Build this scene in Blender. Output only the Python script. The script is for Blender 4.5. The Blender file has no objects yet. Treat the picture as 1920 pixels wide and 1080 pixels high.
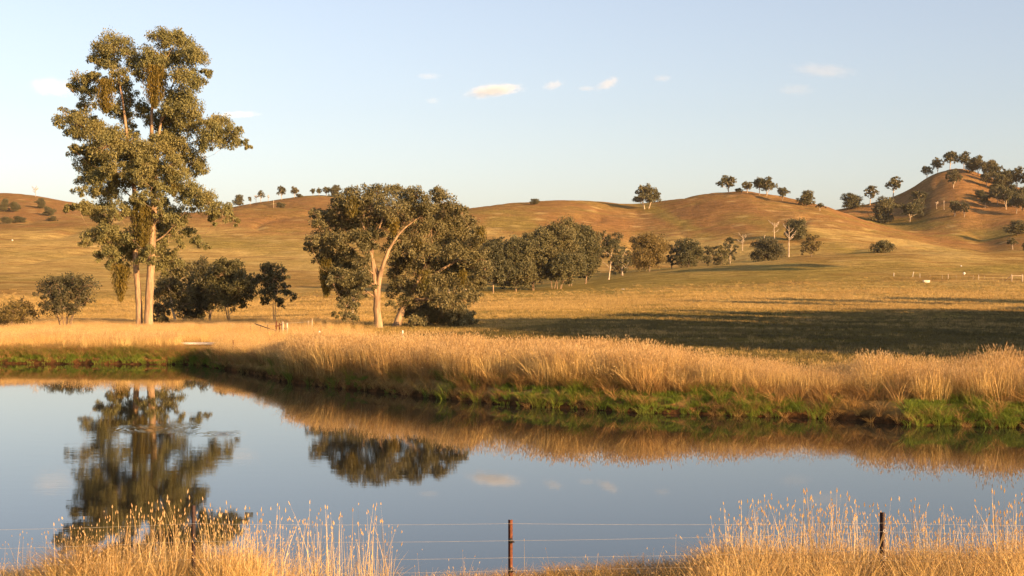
import bpy, math, random
import numpy as np
from mathutils import Vector

rng = np.random.default_rng(7)
random.seed(7)
SC = bpy.context.scene
COL = SC.collection

# ------------------------------------------------------------------ camera, sky, sun, exposure
F, HZ, CX, CAMZ = 2667.0, 532.0, 960.0, 5.0       # photograph: focal length (px), horizon row, centre column, eye height (m)
cam_d = bpy.data.cameras.new('camera'); cam = bpy.data.objects.new('camera', cam_d); COL.objects.link(cam)
cam_d.lens = 50.0; cam_d.sensor_width = 36.0; cam_d.clip_start = 0.1; cam_d.clip_end = 30000
cam.location = (0, 0, CAMZ); cam.rotation_euler = (math.radians(90 - 0.172), 0, 0)
SC.camera = cam

SUN_AZ, SUN_EL = 132.0, 13.5                      # azimuth clockwise from +Y (the view direction)
w = bpy.data.worlds.new('World'); SC.world = w; w.use_nodes = True
nt = w.node_tree; nt.nodes.clear()
wo = nt.nodes.new('ShaderNodeOutputWorld'); bg = nt.nodes.new('ShaderNodeBackground')
sk = nt.nodes.new('ShaderNodeTexSky'); sk.sky_type = 'NISHITA'; sk.sun_disc = False
sk.sun_elevation = math.radians(SUN_EL); sk.sun_rotation = math.radians(SUN_AZ)
sk.air_density = 1.0; sk.dust_density = 1.5; sk.ozone_density = 1.0; sk.altitude = 0
bg.inputs[1].default_value = 0.083
hs = nt.nodes.new('ShaderNodeHueSaturation'); hs.inputs['Saturation'].default_value = 0.70
nt.links.new(sk.outputs[0], hs.inputs['Color'])
tn = nt.nodes.new('ShaderNodeMix'); tn.data_type = 'RGBA'; tn.blend_type = 'MULTIPLY'; tn.inputs[0].default_value = 1.0; tn.inputs[7].default_value = (1.02, 0.985, 1.06, 1)
nt.links.new(hs.outputs[0], tn.inputs[6]); nt.links.new(tn.outputs[2], bg.inputs[0]); nt.links.new(bg.outputs[0], wo.inputs[0])

sun_d = bpy.data.lights.new('sun', 'SUN'); sun = bpy.data.objects.new('sun', sun_d); COL.objects.link(sun)
sun_d.energy = 5.0; sun_d.angle = math.radians(0.53); sun_d.color = (1.0, 0.61, 0.27)
a, e = math.radians(SUN_AZ), math.radians(SUN_EL)
SUNV = Vector((math.sin(a) * math.cos(e), math.cos(a) * math.cos(e), math.sin(e)))
sun.rotation_euler = SUNV.to_track_quat('Z', 'Y').to_euler(); sun.location = (60, -60, 60)
vs = SC.view_settings; vs.view_transform = 'Standard'; vs.look = 'None'; vs.gamma = 1.0
vs.exposure = 1.3; vs.use_curve_mapping = False
SC.cycles.max_bounces = 6; SC.cycles.diffuse_bounces = 2; SC.cycles.glossy_bounces = 3
SC.cycles.transmission_bounces = 3; SC.cycles.transparent_max_bounces = 4; SC.cycles.volume_bounces = 0
SC.cycles.sample_clamp_indirect = 6.0

# ------------------------------------------------------------------ helpers
def tag(o, label=None, cat=None, group=None, kind=None):
    if label: o['label'] = label
    if cat: o['category'] = cat
    if group: o['group'] = group
    if kind: o['kind'] = kind
    return o

def empty(name, loc=(0, 0, 0), rz=0.0):
    o = bpy.data.objects.new(name, None); COL.objects.link(o)
    o.location = loc; o.rotation_euler = (0, 0, rz); o.empty_display_size = 0.5
    return o

def mesh(name, V, Fc, smooth=False):
    """V (n,3), Fc: (m,k) array or list of such arrays"""
    me = bpy.data.meshes.new(name)
    if not isinstance(Fc, (list, tuple)): Fc = [Fc]
    Fc = [np.asarray(f, dtype=np.int32) for f in Fc if len(f)]
    V = np.asarray(V, dtype=np.float32)
    me.vertices.add(len(V)); me.vertices.foreach_set('co', V.ravel())
    nl = sum(f.size for f in Fc); npoly = sum(len(f) for f in Fc)
    me.loops.add(nl); me.polygons.add(npoly)
    me.loops.foreach_set('vertex_index', np.concatenate([f.ravel() for f in Fc]))
    tot = np.concatenate([np.full(len(f), f.shape[1], dtype=np.int32) for f in Fc])
    st = np.concatenate([[0], np.cumsum(tot)[:-1]]).astype(np.int32)
    me.polygons.foreach_set('loop_start', st)
    me.polygons.foreach_set('use_smooth', np.full(npoly, smooth, dtype=bool))
    me.update(calc_edges=True)
    return me

def obj(name, me, mat=None, parent=None, link=True):
    o = bpy.data.objects.new(name, me)
    if mat and not me.materials: me.materials.append(mat)
    if link: COL.objects.link(o)
    if parent: o.parent = parent
    return o

def P(x, y, D):
    return np.array([(x - CX) / F * D, D, CAMZ + D * (HZ - y) / F])

def _hash(ix, iy, s):
    n = (ix.astype(np.int64) * 374761393 + iy.astype(np.int64) * 668265263 + s * 1442695041) & 0x7fffffff
    n = ((n ^ (n >> 13)) * 1274126177) & 0x7fffffff
    return ((n ^ (n >> 16)) & 0xffff) / 65535.0
def vnoise(x, y, s=0):
    x = np.asarray(x, float); y = np.asarray(y, float)
    ix = np.floor(x); iy = np.floor(y); fx = x - ix; fy = y - iy
    fx = fx * fx * (3 - 2 * fx); fy = fy * fy * (3 - 2 * fy)
    a = _hash(ix, iy, s); b = _hash(ix + 1, iy, s); c = _hash(ix, iy + 1, s); d = _hash(ix + 1, iy + 1, s)
    return (a * (1 - fx) + b * fx) * (1 - fy) + (c * (1 - fx) + d * fx) * fy
def fbm(x, y, o=4, s=0):
    r = 0; am = 0.5
    for i in range(o):
        r = r + am * vnoise(x * 2 ** i, y * 2 ** i, s + i * 17); am *= 0.5
    return r / (1 - 0.5 ** o)
def sstep(a, b, x):
    t = np.clip((np.asarray(x, float) - a) / (b - a), 0, 1); return t * t * (3 - 2 * t)

# ------------------------------------------------------------------ terrain heights
# each layer: {column px: (distance, picture row)}; the rows become heights once and for all
def th(px): return math.atan((px - CX) / F)
LAYERS = [
 [(0,100,648),(400,100,648),(600,100,646),(1000,100,645),(1500,100,645),(1920,100,647)],
 [(0,150,616),(250,150,618),(450,150,615),(600,150,612),(850,150,610),(1000,150,606),(1200,150,603),(1500,150,606),(1920,150,610)],
 [(0,220,592),(250,220,593),(450,220,593),(600,220,588),(850,220,583),(1000,220,579),(1300,220,573),(1600,220,575),(1920,220,576)],
 [(0,300,560),(250,300,563),(450,300,566),(600,300,562),(850,300,559),(1000,300,556),(1100,300,551),(1200,300,546),(1300,300,543),(1500,300,541),(1920,300,542)],
 [(0,400,520),(250,400,524),(450,390,532),(600,380,535),(850,370,543),(1000,385,541),(1100,410,528),(1200,430,511),(1300,430,500),(1400,430,492),(1500,430,484),(1600,430,480),(1700,430,478),(1790,430,480),(1920,430,484)],
 [(0,480,491),(250,480,495),(450,480,500),(600,480,500),(850,480,512),(1000,480,518),(1100,480,514),(1200,490,506),(1300,500,498),(1400,500,489),(1500,500,478),(1600,500,474),(1700,500,471),(1790,500,470),(1860,500,472),(1920,500,472)],
 [(0,600,445),(250,600,447),(450,600,450),(600,610,448),(850,620,452),(1000,630,450),(1100,640,450),(1200,650,450),(1300,650,440),(1400,640,433),(1500,620,436),(1600,610,446),(1700,600,457),(1790,590,466),(1860,580,474),(1920,580,468)],
 [(0,720,422),(130,730,415),(250,740,407),(450,760,391),(600,770,389),(850,780,392),(930,790,384),(1040,810,377),(1100,830,379),(1180,870,387),(1240,880,380),(1290,870,369),(1340,860,363),(1400,850,361),(1450,840,367),(1500,820,378),(1560,790,391),(1650,740,424),(1750,690,452),(1850,650,470),(1920,640,462)],
 [(0,900,424),(130,900,424),(300,900,420),(450,920,400),(600,920,398),(850,900,405),(1040,930,395),(1180,980,402),(1300,980,392),(1400,960,385),(1500,900,398),(1560,870,402),(1600,850,408),(1650,830,422),(1700,810,431),(1790,780,430),(1850,770,436),(1920,760,428)],
 [(-100,1300,368),(0,1300,365),(60,1300,369),(130,1300,381),(200,1280,396),(300,1250,404),(400,1200,398),(440,1170,391),(480,1150,382),(560,1150,370),(610,1150,369),(650,1150,376),(750,1120,392),(900,1120,404),(1200,1150,408),(1400,1120,404),(1500,1000,402),(1560,960,396),(1600,950,389),(1650,955,378),(1700,960,357),(1735,960,334),(1765,960,320),(1790,960,316),(1815,960,318),(1850,955,330),(1885,950,343),(1920,940,354),(2050,930,376)],
]
COLS = np.array(sorted({th(p) for p in list(range(-100, 2101, 50)) + [-1200, -600, -300, 2400, 2900, 3600]} | {-3.15, -2.2, -1.3, 1.3, 2.2, 3.15}))
def _wide(t):                     # how much of the hills is kept outside the frame
    px = CX + F * np.tan(np.clip(t, -1.2, 1.2))
    return np.clip(1 - (np.maximum(-px - 300, 0) + np.maximum(px - 2300, 0)) / 2500, 0.12, 1)
LR, LZ = [], []
for L in LAYERS:
    t = np.array([th(p[0]) for p in L]); D = np.array([p[1] for p in L], float)
    Z = CAMZ + D * (HZ - np.array([p[2] for p in L], float)) / F
    Dc = np.interp(COLS, t, D); Zc = np.interp(COLS, t, Z)
    R = Dc / np.cos(np.clip(COLS, -0.6, 0.6))
    LR.append(R); LZ.append(Zc * (_wide(COLS) if Zc.mean() > 3 else 1))
LR.append(LR[-1] * 1.0 + 700); LZ.append(LZ[-1] * 0.35)
LR.append(np.full(len(COLS), 4500.0)); LZ.append(np.full(len(COLS), 14.0))
LR.append(np.full(len(COLS), 12000.0)); LZ.append(np.full(len(COLS), 5.0))
LR.insert(0, np.full(len(COLS), 0.0)); LZ.insert(0, np.full(len(COLS), 0.7))
LR.insert(1, np.full(len(COLS), 60.0)); LZ.insert(1, np.full(len(COLS), 0.7))
LR = np.array(LR); LZ = np.array(LZ)             # (layers, cols)

def hermite(xq, X, Y):
    """monotone cubic through the columns of X,Y: X (k,n), Y (k,n), xq (n,)"""
    h = X[1:] - X[:-1]; d = (Y[1:] - Y[:-1]) / h
    m = np.zeros_like(Y); m[0] = d[0]; m[-1] = d[-1]
    a, b = d[:-1], d[1:]
    w1 = 2 * h[1:] + h[:-1]; w2 = h[1:] + 2 * h[:-1]
    with np.errstate(divide='ignore', invalid='ignore'):
        hm = (w1 + w2) / (w1 / a + w2 / b)
    m[1:-1] = np.where(a * b > 0, hm, 0)
    k = np.clip((X <= xq[None]).sum(0) - 1, 0, len(X) - 2); n = np.arange(len(xq))
    x0 = X[k, n]; hh = X[k + 1, n] - x0; s = np.clip((xq - x0) / hh, 0, 1)
    return ((2*s**3 - 3*s**2 + 1) * Y[k, n] + (s**3 - 2*s**2 + s) * hh * m[k, n]
            + (-2*s**3 + 3*s**2) * Y[k + 1, n] + (s**3 - s**2) * hh * m[k + 1, n])
def _cubic_cols(A, t):
    # smooth interpolation across columns (Catmull-Rom on an uneven grid)
    i = np.clip(np.searchsorted(COLS, t) - 1, 0, len(COLS) - 2)
    t0 = COLS[i]; t1 = COLS[i + 1]; h = t1 - t0; s = (t - t0) / h
    im = np.maximum(i - 1, 0); ip = np.minimum(i + 2, len(COLS) - 1)
    m0 = (A[:, i + 1] - A[:, im]) / (COLS[i + 1] - COLS[im] + 1e-9)
    m1 = (A[:, ip] - A[:, i]) / (COLS[ip] - COLS[i] + 1e-9)
    return ((2*s**3 - 3*s**2 + 1) * A[:, i] + (s**3 - 2*s**2 + s) * h * m0
            + (-2*s**3 + 3*s**2) * A[:, i + 1] + (s**3 - s**2) * h * m1)

SHORE = [(-2400,26),(-1500,34),(-700,74),(-200,88),(0,89),(200,88.5),(330,88),(388,87),(402,84.5),(440,81.5),(490,77.5),(550,71.7),(600,69.5),(700,65.8),(800,62.5),(930,59.0),(1050,57.2),(1200,55.0),(1350,54.0),(1500,53.1),(1620,52.0),(1700,50.4),(1800,50.0),(1920,49.6),(2300,46),(3000,38),(3800,27)]
ST = np.array([th(p[0]) for p in SHORE]); SD = np.array([float(p[1]) for p in SHORE])
NEAR = 23.4
def shore_far(t): return np.interp(t, ST, SD, left=20, right=20)
def pond_d(X, Y):
    """metres inside the pond (positive) or outside it (negative)"""
    t = np.arctan2(X, Y)
    wig = (fbm(X * 0.45, Y * 0.45, 3, 5) - 0.5) * 1.1
    return np.minimum(Y - NEAR - 0.5 * np.sin(X * 0.7), np.where(Y > 1, shore_far(t) - Y, -50)) + wig
def height(X, Y):
    X = np.asarray(X, float); Y = np.asarray(Y, float); sh = X.shape; X = X.ravel(); Y = Y.ravel()
    t = np.arctan2(X, Y); R = np.hypot(X, Y)
    z = hermite(R, _cubic_cols(LR, t), _cubic_cols(LZ, t))
    amp = 0.08 + 0.55 * sstep(150, 300, R) + 0.5 * sstep(400, 900, R)
    z = z + (fbm(X / 45.0, Y / 45.0, 4, 3) - 0.5) * amp * 2.2 + (fbm(X / 9.0, Y / 9.0, 3, 9) - 0.5) * (0.18 + 0.5 * sstep(200, 900, R))
    gul = np.clip(1 - np.abs(fbm(X / 75.0, Y / 120.0, 3, 131) - .5) / .055, 0, 1); gul2 = np.clip(1 - np.abs(fbm(X / 30.0, Y / 60.0, 3, 137) - .5) / .05, 0, 1)
    z = z - (1.3 * gul ** 1.5 + 0.3 * gul2) * sstep(430, 620, R) + 0.4 * (fbm(X / 22.0, Y / 22.0, 3, 141) - .5) * sstep(430, 620, R)
    zn = np.interp(Y, [-60, -14, -8, 3.0, 9.5, 17, 24], [0.9, 1.2, 3.3, 3.3, 1.7, 0.35, 0.25]) + (fbm(X / 3.0, Y / 3.0, 3, 21) - 0.5) * 0.12
    s = sstep(60, 140, R) ; near = (Y < NEAR + 2)
    z = np.where(near, zn * (1 - s) + z * s, z)
    d = pond_d(X, Y)
    land = z * sstep(0, 1, np.clip(-d / np.where(Y > 40, 1.1, 0.9), 0, 1) * 0.85 + 0.15 * (d < 0)) 
    land = np.where(d < 0, z * np.clip(-d / 1.0, 0, 1) ** 0.6, 0)
    return np.where(d > 0, -np.minimum(1.2, d * 0.45), land).reshape(sh)
def gz(x, y): return float(height(np.array([x]), np.array([y]))[0])
def on_ground(px, row, d0, d1, n=400):
    """the distance at which the ground shows at this column and row"""
    D = np.linspace(d0, d1, n); X = (px - CX) / F * D
    z = height(X, D); r = HZ - (z - CAMZ) / D * F
    i = int(np.argmin(np.abs(r - row))) if not (r <= row).any() else int(np.argmax(r <= row))
    return X[i], D[i], z[i]

# ------------------------------------------------------------------ materials
def newmat(name):
    m = bpy.data.materials.new(name); m.use_nodes = True; t = m.node_tree; t.nodes.clear()
    out = t.nodes.new('ShaderNodeOutputMaterial'); return m, t, out
def N(t, typ, **kw):
    n = t.nodes.new(typ)
    for k, v in kw.items():
        if k in n.inputs: n.inputs[k].default_value = v
        else: setattr(n, k, v)
    return n
def ramp(t, stops):
    n = t.nodes.new('ShaderNodeValToRGB'); r = n.color_ramp
    while len(r.elements) < len(stops): r.elements.new(0.5)
    for el, (p, c) in zip(r.elements, stops):
        el.position = p; el.color = (*c, 1)
    return n
def leaf_mat(name, cols, trans=0.25, obj_random=True, scale=0.35, rough=0.55, spec=0.25):
    """leaves or grass: colour varies from plant to plant and from clump to clump"""
    m, t, out = newmat(name)
    oi = N(t, 'ShaderNodeObjectInfo'); tc = N(t, 'ShaderNodeTexCoord')
    geo = N(t, 'ShaderNodeNewGeometry')
    no = N(t, 'ShaderNodeTexNoise', Scale=scale, Detail=3.0)
    t.links.new(tc.outputs['Object'] if not obj_random else geo.outputs['Position'], no.inputs['Vector'])
    ad = N(t, 'ShaderNodeMath', operation='MULTIPLY_ADD'); ad.inputs[1].default_value = 0.55
    t.links.new(oi.outputs['Random'], ad.inputs[0])
    sc = N(t, 'ShaderNodeMath', operation='MULTIPLY_ADD'); sc.inputs[1].default_value = 1.5; sc.inputs[2].default_value = -0.52
    t.links.new(no.outputs[0], sc.inputs[0]); t.links.new(sc.outputs[0], ad.inputs[2])
    rp = ramp(t, cols); t.links.new(ad.outputs[0], rp.inputs[0])
    # leaf to leaf variation
    isl = N(t, 'ShaderNodeMapRange'); isl.inputs['To Min'].default_value = 0.72; isl.inputs['To Max'].default_value = 1.28
    t.links.new(geo.outputs['Random Per Island'], isl.inputs['Value'])
    mu = N(t, 'ShaderNodeVectorMath', operation='SCALE')
    t.links.new(rp.outputs[0], mu.inputs[0]); t.links.new(isl.outputs[0], mu.inputs['Scale'])
    pb = N(t, 'ShaderNodeBsdfPrincipled', Roughness=rough); pb.inputs['Specular IOR Level'].default_value = spec
    tr = N(t, 'ShaderNodeBsdfTranslucent'); mx = N(t, 'ShaderNodeMixShader'); mx.inputs[0].default_value = trans
    t.links.new(mu.outputs[0], pb.inputs['Base Color']); t.links.new(mu.outputs[0], tr.inputs['Color'])
    t.links.new(pb.outputs[0], mx.inputs[1]); t.links.new(tr.outputs[0], mx.inputs[2]); t.links.new(mx.outputs[0], out.inputs[0])
    return m
def plain_mat(name, c1, c2, scale=3.0, rough=0.85, stretch=(1, 1, 1), bump=0.3, metal=0.0, dist=0.02):
    m, t, out = newmat(name)
    tc = N(t, 'ShaderNodeTexCoord'); mp = N(t, 'ShaderNodeMapping'); mp.inputs['Scale'].default_value = stretch
    no = N(t, 'ShaderNodeTexNoise', Scale=scale, Detail=6.0, Roughness=0.65)
    t.links.new(tc.outputs['Object'], mp.inputs[0]); t.links.new(mp.outputs[0], no.inputs['Vector'])
    rp = ramp(t, [(0.36, c1), (0.64, c2)]); t.links.new(no.outputs[0], rp.inputs[0])
    pb = N(t, 'ShaderNodeBsdfPrincipled', Roughness=rough, Metallic=metal); pb.inputs['Specular IOR Level'].default_value = 0.3
    bp = N(t, 'ShaderNodeBump', Strength=bump, Distance=dist)
    t.links.new(no.outputs[0], bp.inputs['Height']); t.links.new(bp.outputs[0], pb.inputs['Normal'])
    t.links.new(rp.outputs[0], pb.inputs['Base Color']); t.links.new(pb.outputs[0], out.inputs[0])
    return m
M = {}
M['leaf_main'] = leaf_mat('gum_leaves_olive', [(0.15, (0.135, 0.135, 0.050)), (0.55, (0.20, 0.185, 0.068)), (0.95, (0.26, 0.22, 0.078))], 0.3, False, 0.3)
M['leaf_mid'] = leaf_mat('gum_leaves_grey_green', [(0.15, (0.135, 0.118, 0.050)), (0.55, (0.18, 0.152, 0.065)), (0.95, (0.22, 0.182, 0.075))], 0.15, False, 0.3)
M['leaf_far'] = leaf_mat('tree_leaves_olive', [(0.1, (0.085, 0.08, 0.032)), (0.6, (0.12, 0.105, 0.042)), (0.95, (0.155, 0.125, 0.048))], 0.15, True, 0.05)
M['leaf_dark'] = leaf_mat('tree_leaves_dark', [(0.1, (0.055, 0.053, 0.025)), (0.9, (0.105, 0.09, 0.04))], 0.12, False, 0.3)
M['leaf_belt'] = leaf_mat('gum_leaves_dark_olive', [(0.1, (0.07, 0.066, 0.028)), (0.5, (0.105, 0.095, 0.038)), (0.9, (0.15, 0.125, 0.048))], 0.15, False, 0.12)
M['leaf_gold'] = leaf_mat('tree_leaves_golden', [(0.1, (0.13, 0.10, 0.03)), (0.9, (0.20, 0.14, 0.045))], 0.2, False, 0.3)
M['mistletoe'] = leaf_mat('mistletoe_leaves', [(0.1, (0.10, 0.085, 0.016)), (0.9, (0.19, 0.13, 0.02))], 0.3, False, 0.8)
M['bark'] = plain_mat('gum_bark', (0.17, 0.10, 0.055), (0.44, 0.30, 0.175), 3.0, 0.9, (1, 1, 0.16), 0.5, dist=0.06)
M['bark_dark'] = plain_mat('dark_bark', (0.12, 0.08, 0.05), (0.26, 0.18, 0.115), 2.5, 0.9, (1, 1, 0.3), 0.5)
M['bark_pale'] = plain_mat('pale_bark', (0.28, 0.20, 0.13), (0.58, 0.46, 0.32), 2.5, 0.8, (1, 1, 0.3), 0.3)
STRAW = [(0.05, (0.34, 0.19, 0.065)), (0.35, (0.56, 0.36, 0.12)), (0.7, (0.68, 0.48, 0.18)), (0.95, (0.50, 0.30, 0.10))]
M['straw'] = leaf_mat('straw_grass', STRAW, 0.18, True, 0.22)
M['reed'] = leaf_mat('reed_straw', [(0.1, (0.28, 0.17, 0.07)), (0.45, (0.50, 0.34, 0.14)), (0.9, (0.70, 0.54, 0.27))], 0.15, True, 0.6)
M['head'] = leaf_mat('seed_heads', [(0.1, (0.46, 0.29, 0.12)), (0.9, (0.70, 0.51, 0.26))], 0.35, True, 0.6)
M['tuss'] = leaf_mat('brown_tussock', [(0.05, (0.26, 0.15, 0.05)), (0.5, (0.42, 0.24, 0.08)), (0.95, (0.26, 0.21, 0.055))], 0.25, True, 0.3)
M['green'] = leaf_mat('green_grass', [(0.05, (0.11, 0.16, 0.02)), (0.6, (0.18, 0.23, 0.028)), (0.95, (0.28, 0.27, 0.05))], 0.35, True, 0.4)
M['paddock'] = leaf_mat('paddock_grass', [(0.1, (0.20, 0.16, 0.045)), (0.5, (0.32, 0.22, 0.065)), (0.9, (0.46, 0.31, 0.095))], 0.25, True, 0.07)
M['pad_straw'] = leaf_mat('paddock_straw', [(0.1, (0.30, 0.20, 0.07)), (0.9, (0.50, 0.34, 0.12))], 0.2, True, 0.07)
M['pad_dark'] = leaf_mat('shade_darkened_olive', [(0.1, (0.085, 0.07, 0.022)), (0.5, (0.15, 0.115, 0.034)), (0.9, (0.22, 0.155, 0.048))], 0.2, True, 0.07)  # olive grass, its colour darkened further to deepen the paddock shadow
M['rust'] = plain_mat('rusty_steel', (0.07, 0.024, 0.012), (0.16, 0.052, 0.021), 18, 0.8, bump=0.2, dist=0.003)
M['dark_steel'] = plain_mat('dark_steel', (0.022, 0.013, 0.012), (0.06, 0.03, 0.024), 18, 0.7, bump=0.2, dist=0.003)
M['black'] = plain_mat('black_plastic', (0.012, 0.012, 0.012), (0.03, 0.028, 0.028), 8, 0.5, bump=0.0)
M['wire'] = plain_mat('fence_wire', (0.32, 0.29, 0.25), (0.45, 0.41, 0.36), 5, 0.55, bump=0.0)
M['wood'] = plain_mat('weathered_wood', (0.30, 0.22, 0.14), (0.50, 0.40, 0.28), 6, 0.9, (1, 1, 0.2), 0.4)
M['white'] = plain_mat('white_paint', (0.62, 0.60, 0.55), (0.80, 0.78, 0.72), 4, 0.7, bump=0.1)
M['concrete'] = plain_mat('pale_boards', (0.50, 0.44, 0.36), (0.70, 0.64, 0.55), 2, 0.9, bump=0.2)

# ground
def ground_material():
    m, t, out = newmat('dry_grassland'); L = t.links.new
    geo = N(t, 'ShaderNodeNewGeometry'); at = N(t, 'ShaderNodeAttribute', attribute_name='cover')
    sep = N(t, 'ShaderNodeSeparateColor'); L(at.outputs['Color'], sep.inputs[0])
    def noise(scale, det=5.0, rough=0.6, st=(1, 1, 1)):
        mp = N(t, 'ShaderNodeMapping'); mp.inputs['Scale'].default_value = st; L(geo.outputs['Position'], mp.inputs[0])
        n = N(t, 'ShaderNodeTexNoise', Scale=scale, Detail=det, Roughness=rough); L(mp.outputs[0], n.inputs['Vector']); return n.outputs[0]
    big = noise(0.012, 6, 0.6, (1, 1.4, 0.5)); mid = noise(0.07, 6, 0.65, (0.6, 1.2, 1)); fine = noise(0.9, 6, 0.7); str_ = noise(0.035, 6, 0.7, (0.6, 1.1, 1.0))
    def mth(op, a, b=None, c=None):
        n = N(t, 'ShaderNodeMath', operation=op)
        for i, v in enumerate((a, b, c)):
            if v is None: continue
            if isinstance(v, (int, float)): n.inputs[i].default_value = v
            else: L(v, n.inputs[i])
        return n.outputs[0]
    def clampr(v, a, b):
        n = N(t, 'ShaderNodeMapRange', interpolation_type='SMOOTHSTEP'); n.inputs['From Min'].default_value = a; n.inputs['From Max'].default_value = b
        L(v, n.inputs['Value']); return n.outputs[0]
    def mix(f, a, b):
        n = N(t, 'ShaderNodeMix', data_type='RGBA'); 
        if isinstance(f, float): n.inputs[0].default_value = f
        else: L(f, n.inputs[0])
        for s, v in ((6, a), (7, b)):
            if isinstance(v, tuple): n.inputs[s].default_value = (*v, 1)
            else: L(v, n.inputs[s])
        return n.outputs[2]
    base = mix(clampr(mid, 0.35, 0.68), (0.30, 0.185, 0.068), (0.37, 0.24, 0.088))
    # straw where the cover says so, broken up by noise
    sw = clampr(mth('ADD', sep.outputs[0], mth('MULTIPLY', mth('ADD', mid, mth('ADD', str_, -1.0)), 1.3)), 0.28, 0.72)
    base = mix(sw, base, mix(clampr(fine, 0.3, 0.7), (0.44, 0.31, 0.115), (0.56, 0.41, 0.16)))
    ew = clampr(mth('ADD', sep.outputs[2], mth('MULTIPLY', mth('ADD', big, mth('ADD', mid, -1.0)), 1.6)), 0.22, 0.8)
    base = mix(mth('MULTIPLY', ew, 0.85), base, mix(clampr(fine, 0.35, 0.7), (0.25, 0.128, 0.058), (0.33, 0.185, 0.08)))
    gw = clampr(mth('ADD', sep.outputs[1], mth('MULTIPLY', mth('ADD', big, mth('ADD', str_, -1.0)), 1.4)), 0.25, 0.85)
    base = mix(mth('MULTIPLY', gw, 0.8), base, mix(clampr(fine, 0.35, 0.7), (0.23, 0.185, 0.056), (0.32, 0.25, 0.076)))
    base = mix(mth('MULTIPLY', clampr(sep.outputs[1], 1.0, 1.5), .9), base, mix(clampr(fine, 0.3, 0.7), (0.115, 0.092, 0.030), (0.19, 0.14, 0.045)))  # surplus green cover darkens the ground, deepening the shadow across the paddock
    # wet soil close to the water
    sx = N(t, 'ShaderNodeSeparateXYZ'); L(geo.outputs['Position'], sx.inputs[0])
    near = mth('LESS_THAN', sx.outputs[1], 95.0)
    soil = mth('MULTIPLY', mth('SUBTRACT', 1.0, clampr(sx.outputs[2], 0.10, 0.55)), near)
    base = mix(soil, base, mix(clampr(fine, 0.4, 0.6), (0.045, 0.026, 0.013), (0.13, 0.062, 0.026)))
    f2 = mix(clampr(noise(3.0, 4, 0.7), 0.3, 0.75), (0.72, 0.70, 0.66), (1.18, 1.16, 1.1))
    mul = N(t, 'ShaderNodeMix', data_type='RGBA', blend_type='MULTIPLY'); mul.inputs[0].default_value = 1.0
    L(base, mul.inputs[6]); L(f2, mul.inputs[7])
    f3 = mix(clampr(noise(0.25, 5, 0.75, (0.6, 1.4, 1)), 0.34, 0.68), (0.70, 0.68, 0.62), (1.2, 1.18, 1.12))
    mul2 = N(t, 'ShaderNodeMix', data_type='RGBA', blend_type='MULTIPLY'); mul2.inputs[0].default_value = 1.0
    L(mul.outputs[2], mul2.inputs[6]); L(f3, mul2.inputs[7])
    pb = N(t, 'ShaderNodeBsdfPrincipled', Roughness=1.0); pb.inputs['Specular IOR Level'].default_value = 0.0
    vo = N(t, 'ShaderNodeTexVoronoi', Scale=0.42, Randomness=1.0); L(geo.outputs['Position'], vo.inputs['Vector'])
    dots = mth('MULTIPLY', mth('SUBTRACT', 1.0, clampr(vo.outputs['Distance'], 0.10, 0.34)), clampr(noise(0.03, 4, 0.7), 0.42, 0.62))
    far_ = clampr(sx.outputs[1], 260.0, 420.0)
    spk = mix(mth('MULTIPLY', dots, mth('MULTIPLY', far_, 0.55)), mul2.outputs[2], (0.10, 0.075, 0.03))
    vo2 = N(t, 'ShaderNodeTexVoronoi', Scale=0.06, Randomness=1.0); L(geo.outputs['Position'], vo2.inputs['Vector'])
    pale = mth('MULTIPLY', mth('SUBTRACT', 1.0, clampr(vo2.outputs['Distance'], 0.05, 0.30)), mth('MULTIPLY', far_, 0.35))
    spk = mix(pale, spk, (0.62, 0.46, 0.19))
    ph = mth('MULTIPLY_ADD', noise(0.02, 3, 0.5), 9.0, mth('MULTIPLY', sx.outputs[2], 1.15))
    trk = mth('MULTIPLY', clampr(mth('SINE', ph), 0.90, 0.995), clampr(noise(0.018, 3, 0.6, (1, 1, .3)), 0.46, 0.60))
    spk = mix(mth('MULTIPLY', trk, mth('MULTIPLY', far_, 0.42)), spk, (0.19, 0.115, 0.052))
    L(spk, pb.inputs['Base Color'])
    hgt = mth('ADD', mth('MULTIPLY', fine, 0.5), mth('MULTIPLY', noise(0.22, 5, 0.7), 1.3))
    bp = N(t, 'ShaderNodeBump', Strength=0.55, Distance=0.9); L(hgt, bp.inputs['Height']); L(bp.outputs[0], pb.inputs['Normal'])
    L(pb.outputs[0], out.inputs[0])
    return m

# ground sheet: dense in view, coarse elsewhere
def cols_theta():
    d = np.radians(np.arange(-22.5, 23.01, 0.115))
    l = np.radians(np.arange(-180, -22.5, 2.5)); r = np.radians(np.arange(24.5, 180.01, 2.5))
    return np.concatenate([l, d, r])
TH = cols_theta()
RR = np.concatenate([[0.5, 2, 4, 6], np.arange(8, 26, 0.6), np.arange(26, 46, 2.0), np.arange(46, 95, 0.32), 95 * 1.0105 ** np.arange(1, 262), [1700, 2100, 2800, 4000, 6500, 12000]])
A, B = np.meshgrid(TH, RR)
GX = np.sin(A) * B; GY = np.cos(A) * B
GZ = height(GX, GY)
nR, nT = A.shape
idx = np.arange(nR * nT).reshape(nR, nT)
quads = np.stack([idx[:-1, :-1], idx[:-1, 1:], idx[1:, 1:], idx[1:, :-1]], -1).reshape(-1, 4)
me = mesh('ground', np.stack([GX, GY, GZ], -1).reshape(-1, 3), quads[:, ::-1], True)
ground = obj('ground', me, ground_material()); tag(ground, kind='structure')
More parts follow.
